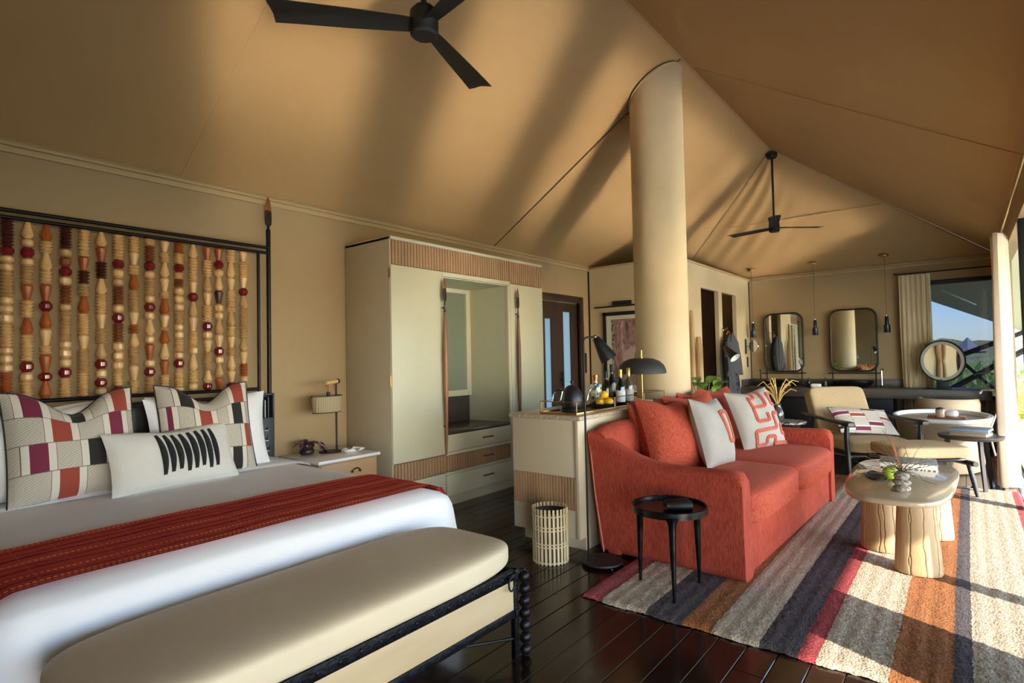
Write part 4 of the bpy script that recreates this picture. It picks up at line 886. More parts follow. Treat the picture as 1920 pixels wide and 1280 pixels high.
# ================================================================== FLOOR LAMPS
def reading_lamp(label, base, pole, h, joint, tip, r=.055, rb=.13):
    o = thing('floor_lamp', label, 'lamp', (base[0], base[1], 0), group='black reading floor lamps')
    MB().lathe([(.0, .012), (rb*.98, .012), (rb, .018), (rb*.98, .026), (.0, .027)], (base[0], base[1], 0), 40).build('base', blackm, o)
    for a in (0, 2.1, 4.2): MB().cyl((base[0]+rb*.8*math.cos(a), base[1]+rb*.8*math.sin(a), 0), .008, .014, 8).build('foot', chrome, o)
    J = Vector(joint); P = Vector((pole[0], pole[1], 0)); top = Vector((pole[0], pole[1], h))
    cv = [P+Vector((0, 0, .02)), Vector((P.x, P.y, h-.04))]
    for k in range(1, 6): t = k/6; cv.append(Vector((P.x, P.y, h-.04))*(1-t)**2+Vector((P.x, P.y, J.z))*2*t*(1-t)+(Vector((P.x, P.y, J.z))*.5+J*.5)*t*t)
    cv.append(J); MB().tube(cv, .0065, 10).build('pole', black, o)
    T = Vector(tip); ax = (T-J).normalized(); L = (T-J).length; ex = ax.orthogonal().normalized(); ey = ax.cross(ex)
    pr = [(.0, .02), (.012, .022), (.022, .05), (.036, .45), (.045, .72), (.050, .88), (.052, 1.0), (.050, 1.0), (.043, .72), (.02, .1)]
    ring = [[J+ax*(t*L)+(ex*math.cos(2*PI*k/28)+ey*math.sin(2*PI*k/28))*rr_*(r/.052) for k in range(28)] for rr_, t in pr]
    MB().loft(ring[:7], False).build('lamp_shade', pm('shade_black', '1a1a1b', .4) if 'shade_black' not in MATS else MATS['shade_black'], o, 60)
    inn = [[J+ax*(t*L)+(ex*math.cos(2*PI*k/28)+ey*math.sin(2*PI*k/28))*rr_*(r/.052) for k in range(28)] for rr_, t in ((.052, 1.0005), (.048, 1.0005), (.043, .72), (.03, .4), (.001, .35))]
    MB().loft(inn, False).build('shade_lining', pm('white_enamel', 'e8e6e0', .5) if 'white_enamel' not in MATS else MATS['white_enamel'], o, 60)
    MB().sphere(J, .014, 8).build('swivel_joint', chrome, o)
    return o
reading_lamp('black reading lamp standing between bar counter and sofa', (3.150, 1.83), (3.075, 1.885), 1.435, (3.135, 1.835, 1.428), (3.185, 1.765, 1.285))
reading_lamp('black reading lamp in front of the hanging bathrobe', (7.18, 2.40), (7.22, 2.41), 1.40, (7.26, 2.37, 1.39), (7.215, 2.235, 1.255), .066, .15)
# ================================================================== BASKET
bk = thing('woven_basket', 'woven palm waste basket with dark gaps beside the bar counter', 'basket', (3.02, 2.135, 0))
pal = pm('pale_palm', 'b8a378', .7, c2='c8b48c', ns=14, stretch=(2, 2, .5)); dk = pm('dark_weave', '3a2b22', .8)
br = .113; at([(.0, .002), (br-.004, .002), (br-.003, .318), (br-.008, .318), (br-.009, .012), (.0, .012)], 3.02, 2.135, 40, 0).build('liner', dk, bk)
sme = MB(); rings = []
for z in (0, .12, .24, .345): rings.append([(br-.001, -.0075, z), (br+.003, -.0065, z), (br+.003, .0065, z), (br-.001, .0075, z)])
sme = sme.loft(rings).mesh('splint', pal)
for k in range(27): inst('splint', sme, bk, (3.02, 2.135, 0), (0, 0, 2*PI*k/27))
for z in (.108, .128, .212, .232, .300, .012): MB().tube([(3.02+(br+.001)*math.cos(a*PI/24), 2.135+(br+.001)*math.sin(a*PI/24), z) for a in range(48)], .0045, 5, True).build('weaver', pal, bk)
# ================================================================== BLACK STOOL TABLE WITH BINOCULARS
stb = thing('side_table', 'small round black metal side table with three tapered legs', 'side table', (2.995, 1.309, 0))
burn = pm('burnished_black', '1c1b1b', .28, .85, c2='343231', ns=9, stretch=(1, 1, 2))
MB().lathe([(.0, .452), (.196, .452), (.203, .444), (.203, .478), (.198, .482), (.193, .478), (.191, .462), (.0, .460)], (2.995, 1.309, 0), 56).build('table_top', burn, stb)
for (x, y) in ((2.828, 1.222), (3.002, 1.492), (3.156, 1.213)):
    d = Vector((x-2.995, y-1.309, 0)).normalized(); ct = Vector((2.995, 1.309, 0)); q = [ct+d*.178+Vector((0, 0, .452)), ct+d*.182+Vector((0, 0, .415)), ct+d*.184+Vector((0, 0, .3)), ct+d*.189+Vector((0, 0, .02))]
    MB().tube(q, [.040, .021, .017, .009], 12).build('leg', burn, stb)
bi = thing('binoculars', 'black binoculars lying on the small black table', 'binoculars', (2.97, 1.26, .462))
rub = pm('black_rubber', '0e0e0f', .6)
ax = Vector((.62, -.78, 0)).normalized(); nrm = Vector((ax.y, -ax.x, 0)); c0 = Vector((2.985, 1.255, .462))
for s in (-1, 1):
    cc = c0+nrm*.030*s; pts = [cc+ax*t+Vector((0, 0, .026)) for t in (-.07, -.04, -.035, .02, .028, .066)]
    MB().tube(pts, [.018, .020, .024, .024, .026, .0265], 18).build('barrel', rub, bi)
MB().tube([c0-ax*.03+Vector((0, 0, .036)), c0+ax*.03+Vector((0, 0, .036))], .012, 10).build('focus_bridge', rub, bi)
# ================================================================== COFFEE TABLE
ctb = thing('coffee_table', 'coffee table with glossy beige stone top on carved oval legs', 'coffee table', (4.56, .365, 0))
stone = pm('glossy_beige_stone', 'a38f73', .08, c2='ad9a7e', ns=2.2, stretch=(1, 3, 1), coat=.3, detail=5)
def sup(a, b, p, n=72, cx=4.56, cy=.365, taper=.10):
    o = []
    for k in range(n):
        t = 2*PI*k/n; c, s = math.cos(t), math.sin(t); x = a*abs(c)**(2/p)*(1 if c > 0 else -1); y = b*abs(s)**(2/p)*(1 if s > 0 else -1)
        o.append((cx+x, cy+y*(1+taper*x/a)))
    return o
lv = [(.955, .424), (.985, .428), (.998, .438), (1.0, .448), (.994, .457), (.985, .4605)]
MB().loft([[(4.56+(x-4.56)*k, .365+(y-.365)*k, z) for x, y in sup(.725, .295, 3.6)] for k, z in lv]).build('table_top', stone, ctb, 60)
legm = NB('limed_carved_wood'); gr = legm.noise(legm.coord('Object', (18, 18, 1.2)), 1.5, 5)
legm.set(col=legm.ramp(gr, [(.3, lin('a88b61')), (.7, lin('bda077'))]), rough=.6); legm.bump(gr, .1, .004); legm = legm.m
groove = pm('groove_shadow', '5b452c', .9)
for li, (cx, cy, rot) in enumerate(((4.02, .255, 97), (4.36, .47, 80), (4.83, .215, 100))):
    lrd = random.Random(li+11); n = 260; A, B = .116, .085
    gl = [(lrd.uniform(0, 1), lrd.uniform(0, 6), lrd.uniform(.4, 1)) for _ in range(17)]
    rings = []
    for j in range(41):
        z = .006+.402*j/40; k = 1.0-.20*(j/40)**1.1
        if j == 0: k *= .97
        ring = []
        for i in range(n):
            t = i/n; dd = 0
            for g0, ph, am in gl:
                c_ = (g0+.008*am*math.sin(z*22+ph)+.004*math.sin(z*55+ph*2)) % 1; q = abs(t-c_); q = min(q, 1-q)
                if q < .0045: dd = max(dd, (1-q/.0045))
            a = 2*PI*t; m = k*(1-.0*dd); x, y = A*m*math.cos(a), B*m*math.sin(a); nn = Vector((math.cos(a)/A, math.sin(a)/B, 0)).normalized()*(-.006*dd)
            x += nn.x; y += nn.y; ca, sa = math.cos(R(rot)), math.sin(R(rot))
            ring.append((cx+x*ca-y*sa, cy+x*sa+y*ca, .02+z))
        rings.append(ring)
    MB().loft(rings).build('carved_leg', legm, ctb, 60)
CTZ = .4605
zeb = NB('zebra_print'); w_ = zeb.n('ShaderNodeTexWave'); w_.inputs['Scale'].default_value = 9; w_.inputs['Distortion'].default_value = 6; w_.inputs['Detail'].default_value = 2; w_.inputs['Detail Scale'].default_value = 1.2
zeb.l(zeb.coord('Object', (2.0, 2.0, 2.0), (0, 0, .7)), w_.inputs['Vector']); zeb.set(col=zeb.ramp(w_.outputs['Fac'], [(0, lin('1a1816')), (.5, lin('d9d4cc'))], True), rough=.35); zeb = zeb.m
paper = pm('page_edges', 'd5cfc4', .8, c2='c4bdb1', ns=3, stretch=(1, 1, 200)); darkcover = pm('dark_book_cover', '3b3633', .5)
def book(name, label, x0, x1, y0, y1, z, h, cm, rz=0, cat='book', group=None):
    cx, cy = (x0+x1)/2, (y0+y1)/2; o = thing(name, label, cat, (cx, cy, z), rz, False, group); a, b = (x1-x0)/2, (y1-y0)/2
    MB().bbox(-a, a, -b, b, 0, .003, .001).bbox(-a, a, -b, b, h-.003, h, .001).bbox(-a, -a+.004, -b, b, 0, h, .001).build('cover', cm, o)
    MB().box(-a+.004, a-.005, -b+.005, b-.005, .003, h-.003).build('pages', paper, o); return o
book('zebra_book', 'thick coffee table book with zebra striped cover', 4.90, 5.20, .185, .53, CTZ, .038, zeb, R(184))
sl_ = MB(); 
sl_.grid(lambda u, v: (4.49+.12*(2*u-1)*math.sqrt(max(.05, 1-(2*v-1)**2*.55))+.02*math.sin(7*v), .46+.105*(2*v-1)*math.sqrt(max(.05, 1-(2*u-1)**2*.5)), CTZ+.004+.022*max(abs(2*u-1), abs(2*v-1))**4*(.6+.4*math.sin(9*u+5*v))), 16, 16, False)
sl_.grid(lambda u, v: (4.49+.12*(2*u-1)*math.sqrt(max(.05, 1-(2*v-1)**2*.55))+.02*math.sin(7*v), .46+.105*(2*v-1)*math.sqrt(max(.05, 1-(2*u-1)**2*.5)), CTZ+.0005+.021*max(abs(2*u-1), abs(2*v-1))**4*(.6+.4*math.sin(9*u+5*v))), 16, 16, False)
solo(sl_, 'slate_dish', pm('slate', '26282b', .45, c2='35383c', ns=12, bump=.2, bs=30), 'curled dark slate dish on the coffee table', 'dish', (4.49, .46, CTZ), 60)
ap = thing('green_apple', 'green apple in the slate dish', 'apple', (4.42, .415, CTZ+.006))
MB().lathe([(.004, .006), (.018, .0), (.034, .014), (.041, .04), (.037, .062), (.022, .074), (.008, .068), (.0, .062)], (4.42, .415, CTZ+.008), 24).build('flesh', pm('apple_skin', '7f9c1e', .3, c2='9db634', ns=12), ap, 80)
MB().tube([(4.42, .415, CTZ+.07), (4.423, .417, CTZ+.092)], .002, 5).build('stem', barkm, ap)
ap = thing('green_apple', 'second green apple half hidden behind the first in the dish', 'apple', (4.485, .405, CTZ+.006))
MB().lathe([(.004, .006), (.018, .0), (.034, .014), (.041, .04), (.037, .062), (.022, .074), (.008, .068), (.0, .062)], (4.485, .405, CTZ+.010), 24).build('flesh', MATS['apple_skin'], ap, 80)
vs = thing('pebble_vase', 'stacked pebble vase with dry twigs on the coffee table', 'vase', (4.10, .325, CTZ))
peb = pm('speckled_stone', '5c5248', .7, c2='a39a8c', ns=70, bump=.3, bs=90)
for z, r, h, dx in ((.022, .046, .024, 0), (.056, .048, .020, .003), (.094, .041, .028, -.002)): MB().sphere((4.10+dx, .325, CTZ+z), 1, 12, (r, r, h)).build('pebble_ring', peb, vs, 80)
twm = pm('dry_twig', '5e4a33', .9, c2='7d6645', ns=20); trd = random.Random(9)
for k in range(34):
    p = Vector((4.10, .325, CTZ+.115)); d = Vector((trd.gauss(0, .6), trd.gauss(0, .6), trd.uniform(.2, 1.1))).normalized(); q = [p]; L = trd.uniform(.04, .05) if k > 3 else .055
    for j in range(5): d = (d+Vector((trd.gauss(0, .4), trd.gauss(0, .4), trd.gauss(-.08, .25)))).normalized(); q.append(q[-1]+d*L)
    MB().tube(q, [.0022, .0019, .0016, .0014, .0012, .001], 4).build('twig', twm, vs, 0)
for k in range(3): MB().tube([(4.10, .325, CTZ+.11), (4.085+.03*k, .35, CTZ+.22), (4.06+.06*k, .37, CTZ+.31)], .0024, 5).build('twig', pm('red_twig', '9a5a35', .8) if 'red_twig' not in MATS else MATS['red_twig'], vs)
lfm = pm('dry_leaf', '6b6a3c', .8, c2='8a7d55', ns=30)
for k in range(16):
    a = trd.uniform(0, 2*PI); leaf_mesh(MB(), (4.10+.03*math.cos(a), .325+.03*math.sin(a), CTZ+.115+.05*trd.random()), (math.cos(a), math.sin(a), trd.uniform(-.2, .6)), (0, 0, 1), .032, .008, .3, 3).build('leaf', lfm, vs)
# ================================================================== ARMCHAIR AND OTTOMAN
ebony = pm('ebonised_wood', '131211', .33, c2='1d1b19', ns=8, stretch=(1, 1, .3), coat=.15)
sand = pm('sand_weave', 'b3986e', .9, c2='bfa57c', ns=120, bump=.35, bs=420, bd=.003)
ac = thing('armchair', 'low black wooden lounge chair with sand coloured cushions', 'armchair', (6.97, .90, 0), R(-51), False)
MB().sbox(-.31, .31, -.39, .32, .285, .425, 6, 18, .16).build('seat_cushion', sand, ac, 80)
bc = MB().sbox(-.31, .31, -.085, .085, 0, .53, 9, 18, .04)
bc.xf(Matrix.Translation((0, .27, .40)) @ Matrix.Rotation(R(-24), 4, 'X')); bc.build('back_cushion', sand, ac, 80)
for s in (-1, 1):
    rings = []
    for y, z, w, h in ((-.46, .588, .030, .016), (-.44, .590, .045, .020), (-.36, .593, .046, .021), (-.2, .597, .032, .018), (.05, .600, .024, .017), (.3, .606, .026, .017), (.45, .612, .030, .018), (.47, .612, .02, .014)):
        rings.append([(s*.365+px, y, z+pz) for px, pz in rrect(-w, w, -h, h, .012, 3)])
    MB().loft(rings).build('armrest', ebony, ac)
    MB().tube([(s*.365, -.385, .585), (s*.365, -.375, .45), (s*.362, -.385, .2), (s*.36, -.40, .0)], [.021, .026, .024, .014], 12).build('leg', ebony, ac)
    MB().tube([(s*.355, .26, .60), (s*.35, .30, .4), (s*.35, .40, .15), (s*.35, .46, .0)], [.018, .024, .022, .014], 12).build('leg', ebony, ac)
    MB().tube([(s*.345, -.39, .265), (s*.345, .37, .235)], .020, 10).build('side_rail', ebony, ac)
    MB().tube([(s*.26, .26, .27), (s*.27, .38, .55), (s*.27, .50, .82)], [.016, .018, .012], 10).build('back_post', ebony, ac)
for y, z in ((-.36, .265), (.33, .245)): MB().tube([(-.36, y, z), (.36, y, z)], .019, 10).build('cross_rail', ebony, ac)
for k in range(4): MB().tube([(-.27, .30+.055*k, .38+.13*k), (.27, .30+.055*k, .38+.13*k)], .011, 8).build('back_slat', ebony, ac)
pwc = patchwork('patchwork_chair', [prow((.12, .10, BK), (.62, .12, BU)), prow((.05, .10, BU), (.52, .12, OR)), prow((.20, .12, BU), (.80, .12, BK)), prow((.45, .10, OR), (.86, .08, BU))], False)
fw = Vector((-.777, -.629, 0)); sd = Vector((.629, -.777, 0)); pc = Vector((6.97, .90, 0))+fw*.13+sd*.03
cushion('patchwork_lumbar', 'patchwork striped lumbar cushion lying on the lounge chair', pwc, .62, .36, .14, (pc.x, pc.y, .445), -48, -51, .0, dpipe, .05, 4)
ot = thing('ottoman', 'sand cushioned footstool on splayed black wooden legs', 'footstool', (6.385, .37, 0), R(-52), False)
MB().sbox(-.325, .325, -.245, .245, .345, .452, 7, 18, .10).build('cushion', sand, ot, 80)
for s in (-1, 1):
    MB().tube([(s*.29, -.29, .305), (s*.29, .27, .305)], .024, 14).build('side_rail', ebony, ot)
    for t in (-1, 1): MB().tube([(s*.285, t*.20, .33), (s*.295, t*.25, .15), (s*.30, t*.285, .0)], [.017, .021, .013], 12).build('leg', ebony, ot)
    MB().tube([(-.29, s*.24, .10), (.29, s*.24, .10)], .009, 8).build('stretcher', ebony, ot)
for k in range(4): MB().tube([(-.29, -.18+.12*k, .325), (.29, -.18+.12*k, .325)], .014, 8).build('slat', ebony, ot)
# ================================================================== ROUND TABLE WITH BOOKS BY THE CURTAIN
rt = thing('book_table', 'round dark wooden side table with three flat legs by curtain', 'side table', (6.83, -.01, 0))
greyw = pm('smoked_oak', '2e2722', .4, c2='3d342d', ns=5, stretch=(6, 1, 1))
MB().lathe([(.0, .462), (.20, .462), (.235, .468), (.25, .488), (.25, .498), (.246, .502), (.0, .502)], (6.83, -.01, 0), 48).build('table_top', greyw, rt)
for a in (-38, 82, 202):
    d = Vector((math.cos(R(a)), math.sin(R(a)), 0)); n_ = Vector((-d.y, d.x, 0)); c = Vector((6.83, -.01, 0)); rings = []
    for z, r0, w in ((.48, .17, .05), (.3, .19, .036), (.0, .235, .028)):
        p = c+d*r0+Vector((0, 0, z)); rings.append([p-d*w/2-n_*.013, p+d*w/2-n_*.013, p+d*w/2+n_*.013, p-d*w/2+n_*.013])
    MB().loft(rings[::-1]).build('leg', greyw, rt)
bkm = [pm('book_tan', 'a98f72', .6), pm('book_grey', '8e8a86', .5), pm('book_blue', '7f8da0', .35)]
book('stacked_book', 'lowest tan book of the stack on the round table', 6.67, 6.91, -.15, .12, .502, .028, bkm[0], R(-14), group='books on the round table')
book('stacked_book', 'middle grey book of the stack on the round table', 6.68, 6.90, -.15, .12, .530, .018, bkm[1], R(-8), group='books on the round table')
book('stacked_book', 'topmost pale blue book of the stack on the round table', 6.67, 6.91, -.16, .13, .548, .022, bkm[2], R(-11), group='books on the round table')
# ================================================================== PATTERNED STOOL WITH DRIED GRASS, PLANT
pt = NB('inlaid_pattern'); vo = pt.n('ShaderNodeTexVoronoi'); vo.feature = 'DISTANCE_TO_EDGE'; vo.inputs['Scale'].default_value = 16; pt.l(pt.coord('Object'), vo.inputs['Vector'])
pt.set(col=pt.ramp(pt.math('FRACT', pt.math('MULTIPLY', vo.outputs['Distance'], 4)), [(0, lin('2f302f')), (.4, lin('b9bab4'))], True), rough=.4); pt = pt.m
sx, sy = 6.62, 1.52
s2 = thing('drum_stool', 'small round stool with patterned top behind the sofa', 'stool', (sx, sy, 0))
MB().lathe([(.0, .545), (.17, .545), (.18, .552), (.18, .568), (.175, .573), (.0, .573)], (sx, sy, 0), 40).build('patterned_top', pt, s2)
MB().lathe([(.0, .0), (.14, .0), (.10, .08), (.07, .25), (.09, .45), (.13, .545), (.0, .545)], (sx, sy, 0), 32).build('pedestal', blackm, s2)
vg = thing('grass_vase', 'dark glass vase with dried golden grass behind the sofa', 'vase', (6.42, 1.57, .573))
vx, vy = 6.55, 1.60
vg.location = (vx, vy, .573); OFF[vg.name] = (vx, vy, .573)
MB().lathe([(.0, 0), (.045, 0), (.06, .03), (.062, .08), (.045, .13), (.03, .16), (.034, .18), (.028, .18), (.025, .16), (.0, .15)], (vx, vy, .573), 24).build('vase', pm('smoky_glass', '4a4644', .08, coat=.5), vg)
gm = pm('dried_grass', 'c9a052', .8, c2='d9b86f', ns=15); grd = random.Random(4)
for k in range(20):
    a = grd.uniform(0, 2*PI); e = grd.uniform(.08, .22); h = grd.uniform(.14, .30)
    q = [Vector((vx, vy, .74)), Vector((vx+e*.35*math.cos(a), vy+e*.35*math.sin(a), .74+h*.65)), Vector((vx+e*.8*math.cos(a), vy+e*.8*math.sin(a), .74+h)), Vector((vx+e*1.15*math.cos(a), vy+e*1.15*math.sin(a), .74+h*.98-.05*grd.random()))]
    MB().tube(q, [.003, .005, .006, .003], 5).build('grass_stem', gm, vg)
px, py = 6.32, 2.32
gp = thing('broad_leaf_plant', 'broad leaved green plant with speckled leaves beside the column', 'plant', (px, py, 0))
MB().lathe([(.0, 0), (.12, 0), (.17, .15), (.18, .42), (.165, .46), (.15, .46), (.15, .40), (.0, .40)], (px, py, 0), 32).build('pot', pm('charcoal_pot', '2a2a2b', .6), gp)
gl = NB('speckled_leaf'); sp = gl.noise(gl.coord('Object'), 70, 2); sp2 = gl.noise(gl.coord('Object'), 5, 2)
gl.set(col=gl.mix(gl.ramp(sp, [(.56, (0, 0, 0, 1)), (.62, (1, 1, 1, 1))]), gl.ramp(sp2, [(.35, lin('3b6b1e')), (.65, lin('6f9c30'))]), lin('b9cf7c')), rough=.4); gl = gl.m
prd = random.Random(21)
for k in range(30):
    a = prd.uniform(0, 2*PI) if k > 5 else R(-60+24*k); zz = prd.uniform(.60, 1.02); r0 = prd.uniform(.05, .16)
    d = Vector((math.cos(a), math.sin(a), prd.uniform(.25, 1.3))); b0 = Vector((px, py, .40)); b1 = Vector((px+r0*math.cos(a), py+r0*math.sin(a), zz))
    MB().tube([b0, b0*.5+b1*.5+Vector((0, 0, .03)), b1], [.009, .007, .005], 6).build('leaf_stalk', pm('leaf_stalk_green', '6f8a3a', .5) if 'leaf_stalk_green' not in MATS else MATS['leaf_stalk_green'], gp)
    leaf_mesh(MB(), b1, d, (0, 0, 1), prd.uniform(.20, .29), prd.uniform(.05, .07), .45, 8).build('leaf', gl, gp, 80)
# ================================================================== PICTURE, PICTURE LIGHT, SWITCHES
art = NB('abstract_print'); wv = art.n('ShaderNodeTexWave'); wv.inputs['Scale'].default_value = 2.6; wv.inputs['Distortion'].default_value = 5; wv.inputs['Detail'].default_value = 3
art.l(art.coord('Object', (1, 3, .9), (.35, 0, 0)), wv.inputs['Vector']); sp = art.n('ShaderNodeSeparateXYZ'); art.l(art.coord('Object'), sp.inputs[0])
ws = art.n('ShaderNodeTexWave'); ws.inputs['Scale'].default_value = 5; ws.inputs['Distortion'].default_value = 2.5; art.l(art.coord('Object', (1, 3, 3), (.9, 0, 0)), ws.inputs['Vector'])
pink_ = art.ramp(wv.outputs['Fac'], [(0, lin('6a4f4c')), (.3, lin('a58a80')), (.55, lin('8a4f50')), (.8, lin('b8a296'))]); green_ = art.ramp(ws.outputs['Fac'], [(0, lin('2f4434')), (.45, lin('5c6b48')), (.6, lin('b8ad98')), (.85, lin('3a4f52'))])
msk = art.ramp(art.math('ADD', sp.outputs[1], art.math('MULTIPLY', art.noise(art.coord('Object'), 4), .18)), [(.36, (0, 0, 0, 1)), (.38, (1, 1, 1, 1))])
art.set(col=art.mix(msk, pink_, green_), rough=.5); art = art.m
pc_ = thing('framed_picture', 'black framed abstract print in pinks and greens on the partition', 'picture', (PX, 3.55, .75))
ya, yb, za, zb = 3.05, 3.995, .76, 1.925
MB().bbox(PX-.03, PX-.002, ya, yb, za, za+.05, .003).bbox(PX-.03, PX-.002, ya, yb, zb-.05, zb, .003).bbox(PX-.03, PX-.002, ya, ya+.05, za, zb, .003).bbox(PX-.03, PX-.002, yb-.05, yb, za, zb, .003).build('frame', blackm, pc_)
MB().box(PX-.018, PX-.003, ya+.05, yb-.05, za+.05, zb-.05).build('mat_board', pm('mat_board', 'cfc9b4', .8), pc_)
MB().box(PX-.0195, PX-.018, ya+.13, yb-.13, za+.15, zb-.105).build('print', art, pc_)
plt = thing('picture_light', 'slim black picture light above the framed print', 'lamp', (PX, 3.55, 2.0))
MB().bbox(PX-.03, PX-.0, 3.55, 3.84, 2.02, 2.075, .004).build('wall_plate', blackm, plt); MB().tube([(PX-.07, 4.10, 2.0), (PX-.07, 3.15, 2.0)], .012, 10).build('light_bar', blackm, plt); MB().tube([(PX-.02, 3.6, 2.03), (PX-.07, 3.6, 2.0)], .007, 8).build('arm', blackm, plt)
for i, (x0, x1, y0, y1, z0, z1, lb) in enumerate(((6.93, 6.985, YW-.012, YW, 1.08, 1.36, 'tall black switch plate beside the dark door'), (9.94, 9.985, PY-.075, PY-.061, 1.08, 1.25, 'black switch plate below the shaving mirror'))):
    o = thing('switch_plate', lb, 'switch', ((x0+x1)/2, y1, z0), group='black switch plates'); MB().bbox(x0, x1, y0, y1, z0, z1, .003).build('plate', blackm, o)
    for k in range(3): MB().box(x0+.012, x1-.012, y0-.004, y0, z0+(z1-z0)*(k+.25)/3, z0+(z1-z0)*(k+.7)/3).build('switch_button', sock, o)
# carved pole leaning in the corner by the doorway
drift = pm('driftwood', 'a07f57', .85, c2='bfa077', ns=5, stretch=(4, 4, .4), bump=.4, bs=14)
for i, (x, z1, r, lb) in enumerate(((7.42, 1.90, .032, 'tall smooth driftwood pole against the bathroom wall'), (7.58, 1.55, .055, 'shorter thick driftwood post against the bathroom wall'))):
    y = PY-.06-r-.012
    solo(MB().tube([(x, y, 0), (x+.015, y-.005, z1*.25), (x-.01, y, z1*.55), (x+.006, y, z1*.9), (x, y, z1)], [r*1.15, r, r*1.05, r*.9, r*.55], 12), 'driftwood_pole', drift, lb, 'pole', (x, y, 0), 60, 'driftwood poles')
# bathrobe on a hook
rb = thing('bathrobe', 'dark grey striped bathrobe hanging beside the doorway', 'bathrobe', (8.70, PY-.14, .55))
robem = NB('striped_robe'); w_ = robem.n('ShaderNodeTexWave'); w_.inputs['Scale'].default_value = 30; w_.inputs['Distortion'].default_value = 1.5; robem.l(robem.coord('Object', (1, .6, .12)), w_.inputs['Vector'])
robem.set(col=robem.ramp(w_.outputs['Fac'], [(.3, lin('17171b')), (.7, lin('63646a'))]), rough=.9); robem = robem.m
rings = []
for z, w, d in ((1.62, .03, .03), (1.56, .12, .05), (1.48, .20, .075), (1.3, .23, .09), (1.1, .20, .085), (1.02, .165, .07), (.95, .18, .075), (.75, .215, .085), (.5, .235, .09)):
    rings.append([(8.76+w*math.cos(2*PI*k/48)*(1+.10*math.sin(2*PI*k/48*9+z*3)), PY-.185+d*math.sin(2*PI*k/48)*(1+.18*math.sin(2*PI*k/48*11+z*5)), z) for k in range(48)])
MB().loft(rings).build('robe', robem, rb, 80)
MB().tube([(8.76+.175*math.cos(2*PI*k/24), PY-.185+.082*math.sin(2*PI*k/24), 1.03+.01*math.sin(k)) for k in range(24)], .012, 6, True).build('belt', robem, rb)
MB().tube([(8.70, PY-.265, 1.02), (8.69, PY-.28, .85), (8.71, PY-.275, .66)], .012, 6).tube([(8.73, PY-.27, 1.02), (8.76, PY-.285, .9), (8.77, PY-.28, .75)], .012, 6).build('belt_end', robem, rb)
for s in (-1, 1): MB().tube([(8.76+s*.17, PY-.19, 1.48), (8.76+s*.24, PY-.20, 1.25), (8.76+s*.23, PY-.22, .98)], [.05, .055, .06], 10).build('sleeve', robem, rb, 80)
hk = thing('coat_hook', 'small steel hook with wooden hanger above the bathrobe', 'hook', (8.76, PY-.06, 1.63))
MB().bbox(8.72, 8.80, PY-.075, PY-.061, 1.66, 1.70, .003).tube([(8.76, PY-.07, 1.68), (8.76, PY-.13, 1.685), (8.76, PY-.14, 1.71)], .006, 8).build('hook', chrome, hk); MB().tube([(8.66, PY-.15, 1.60), (8.76, PY-.145, 1.655), (8.86, PY-.15, 1.60)], .010, 8).build('hanger', bmat['o'], hk)
# ================================================================== VANITY
VX, VZ = 9.56, .765
va = thing('vanity', 'long dark stone vanity counter with black cupboards on the far wall', 'vanity', (9.88, 1.3, 0))
dst = pm('dark_vanity_stone', '4a423a', .4, c2='544b42', ns=5)
vwood = pm('black_cupboard', '141213', .5)
MB().bbox(VX, XF-.012, -.25, PY-.068, VZ-.135, VZ, .004).build('counter', dst, va)
MB().bbox(XF-.026, XF-.002, .66, PY-.068, VZ, VZ+.115, .003).build('splashback', dst, va); MB().bbox(VX+.04, XF-.03, PY-.085, PY-.066, VZ, VZ+.115, .003).build('side_splash', dst, va)
for k in range(4):
    y0 = .82+.51*k; MB().bbox(VX+.06, XF-.03, y0+.003, y0+.507, .06, VZ-.136, .004).build('cupboard', vwood, va)
    MB().bbox(VX+.05, VX+.062, y0+.46, y0+.475, .38, .52, .002).build('cupboard_pull', chrome, va)
for y in (.45, -.2): MB().bbox(VX+.10, VX+.15, y-.025, y+.025, 0, VZ-.13, .004).build('leg', vwood, va)
for y, lb in ((2.33, 'black oval basin below the left vanity mirror'), (1.33, 'black oval basin below the right vanity mirror')):
    solo(MB().lathe([(.0, 0), (.15, 0), (.20, .03), (.235, .09), (.235, .10), (.225, .10), (.19, .04), (.14, .015), (.0, .012)], (9.85, y, VZ), 40, sx=.85, sy=1.15), 'basin', pm('basin_black', '0e0e10', .25) if 'basin_black' not in MATS else MATS['basin_black'], lb, 'basin', (9.85, y, VZ), 60, 'black vessel basins')
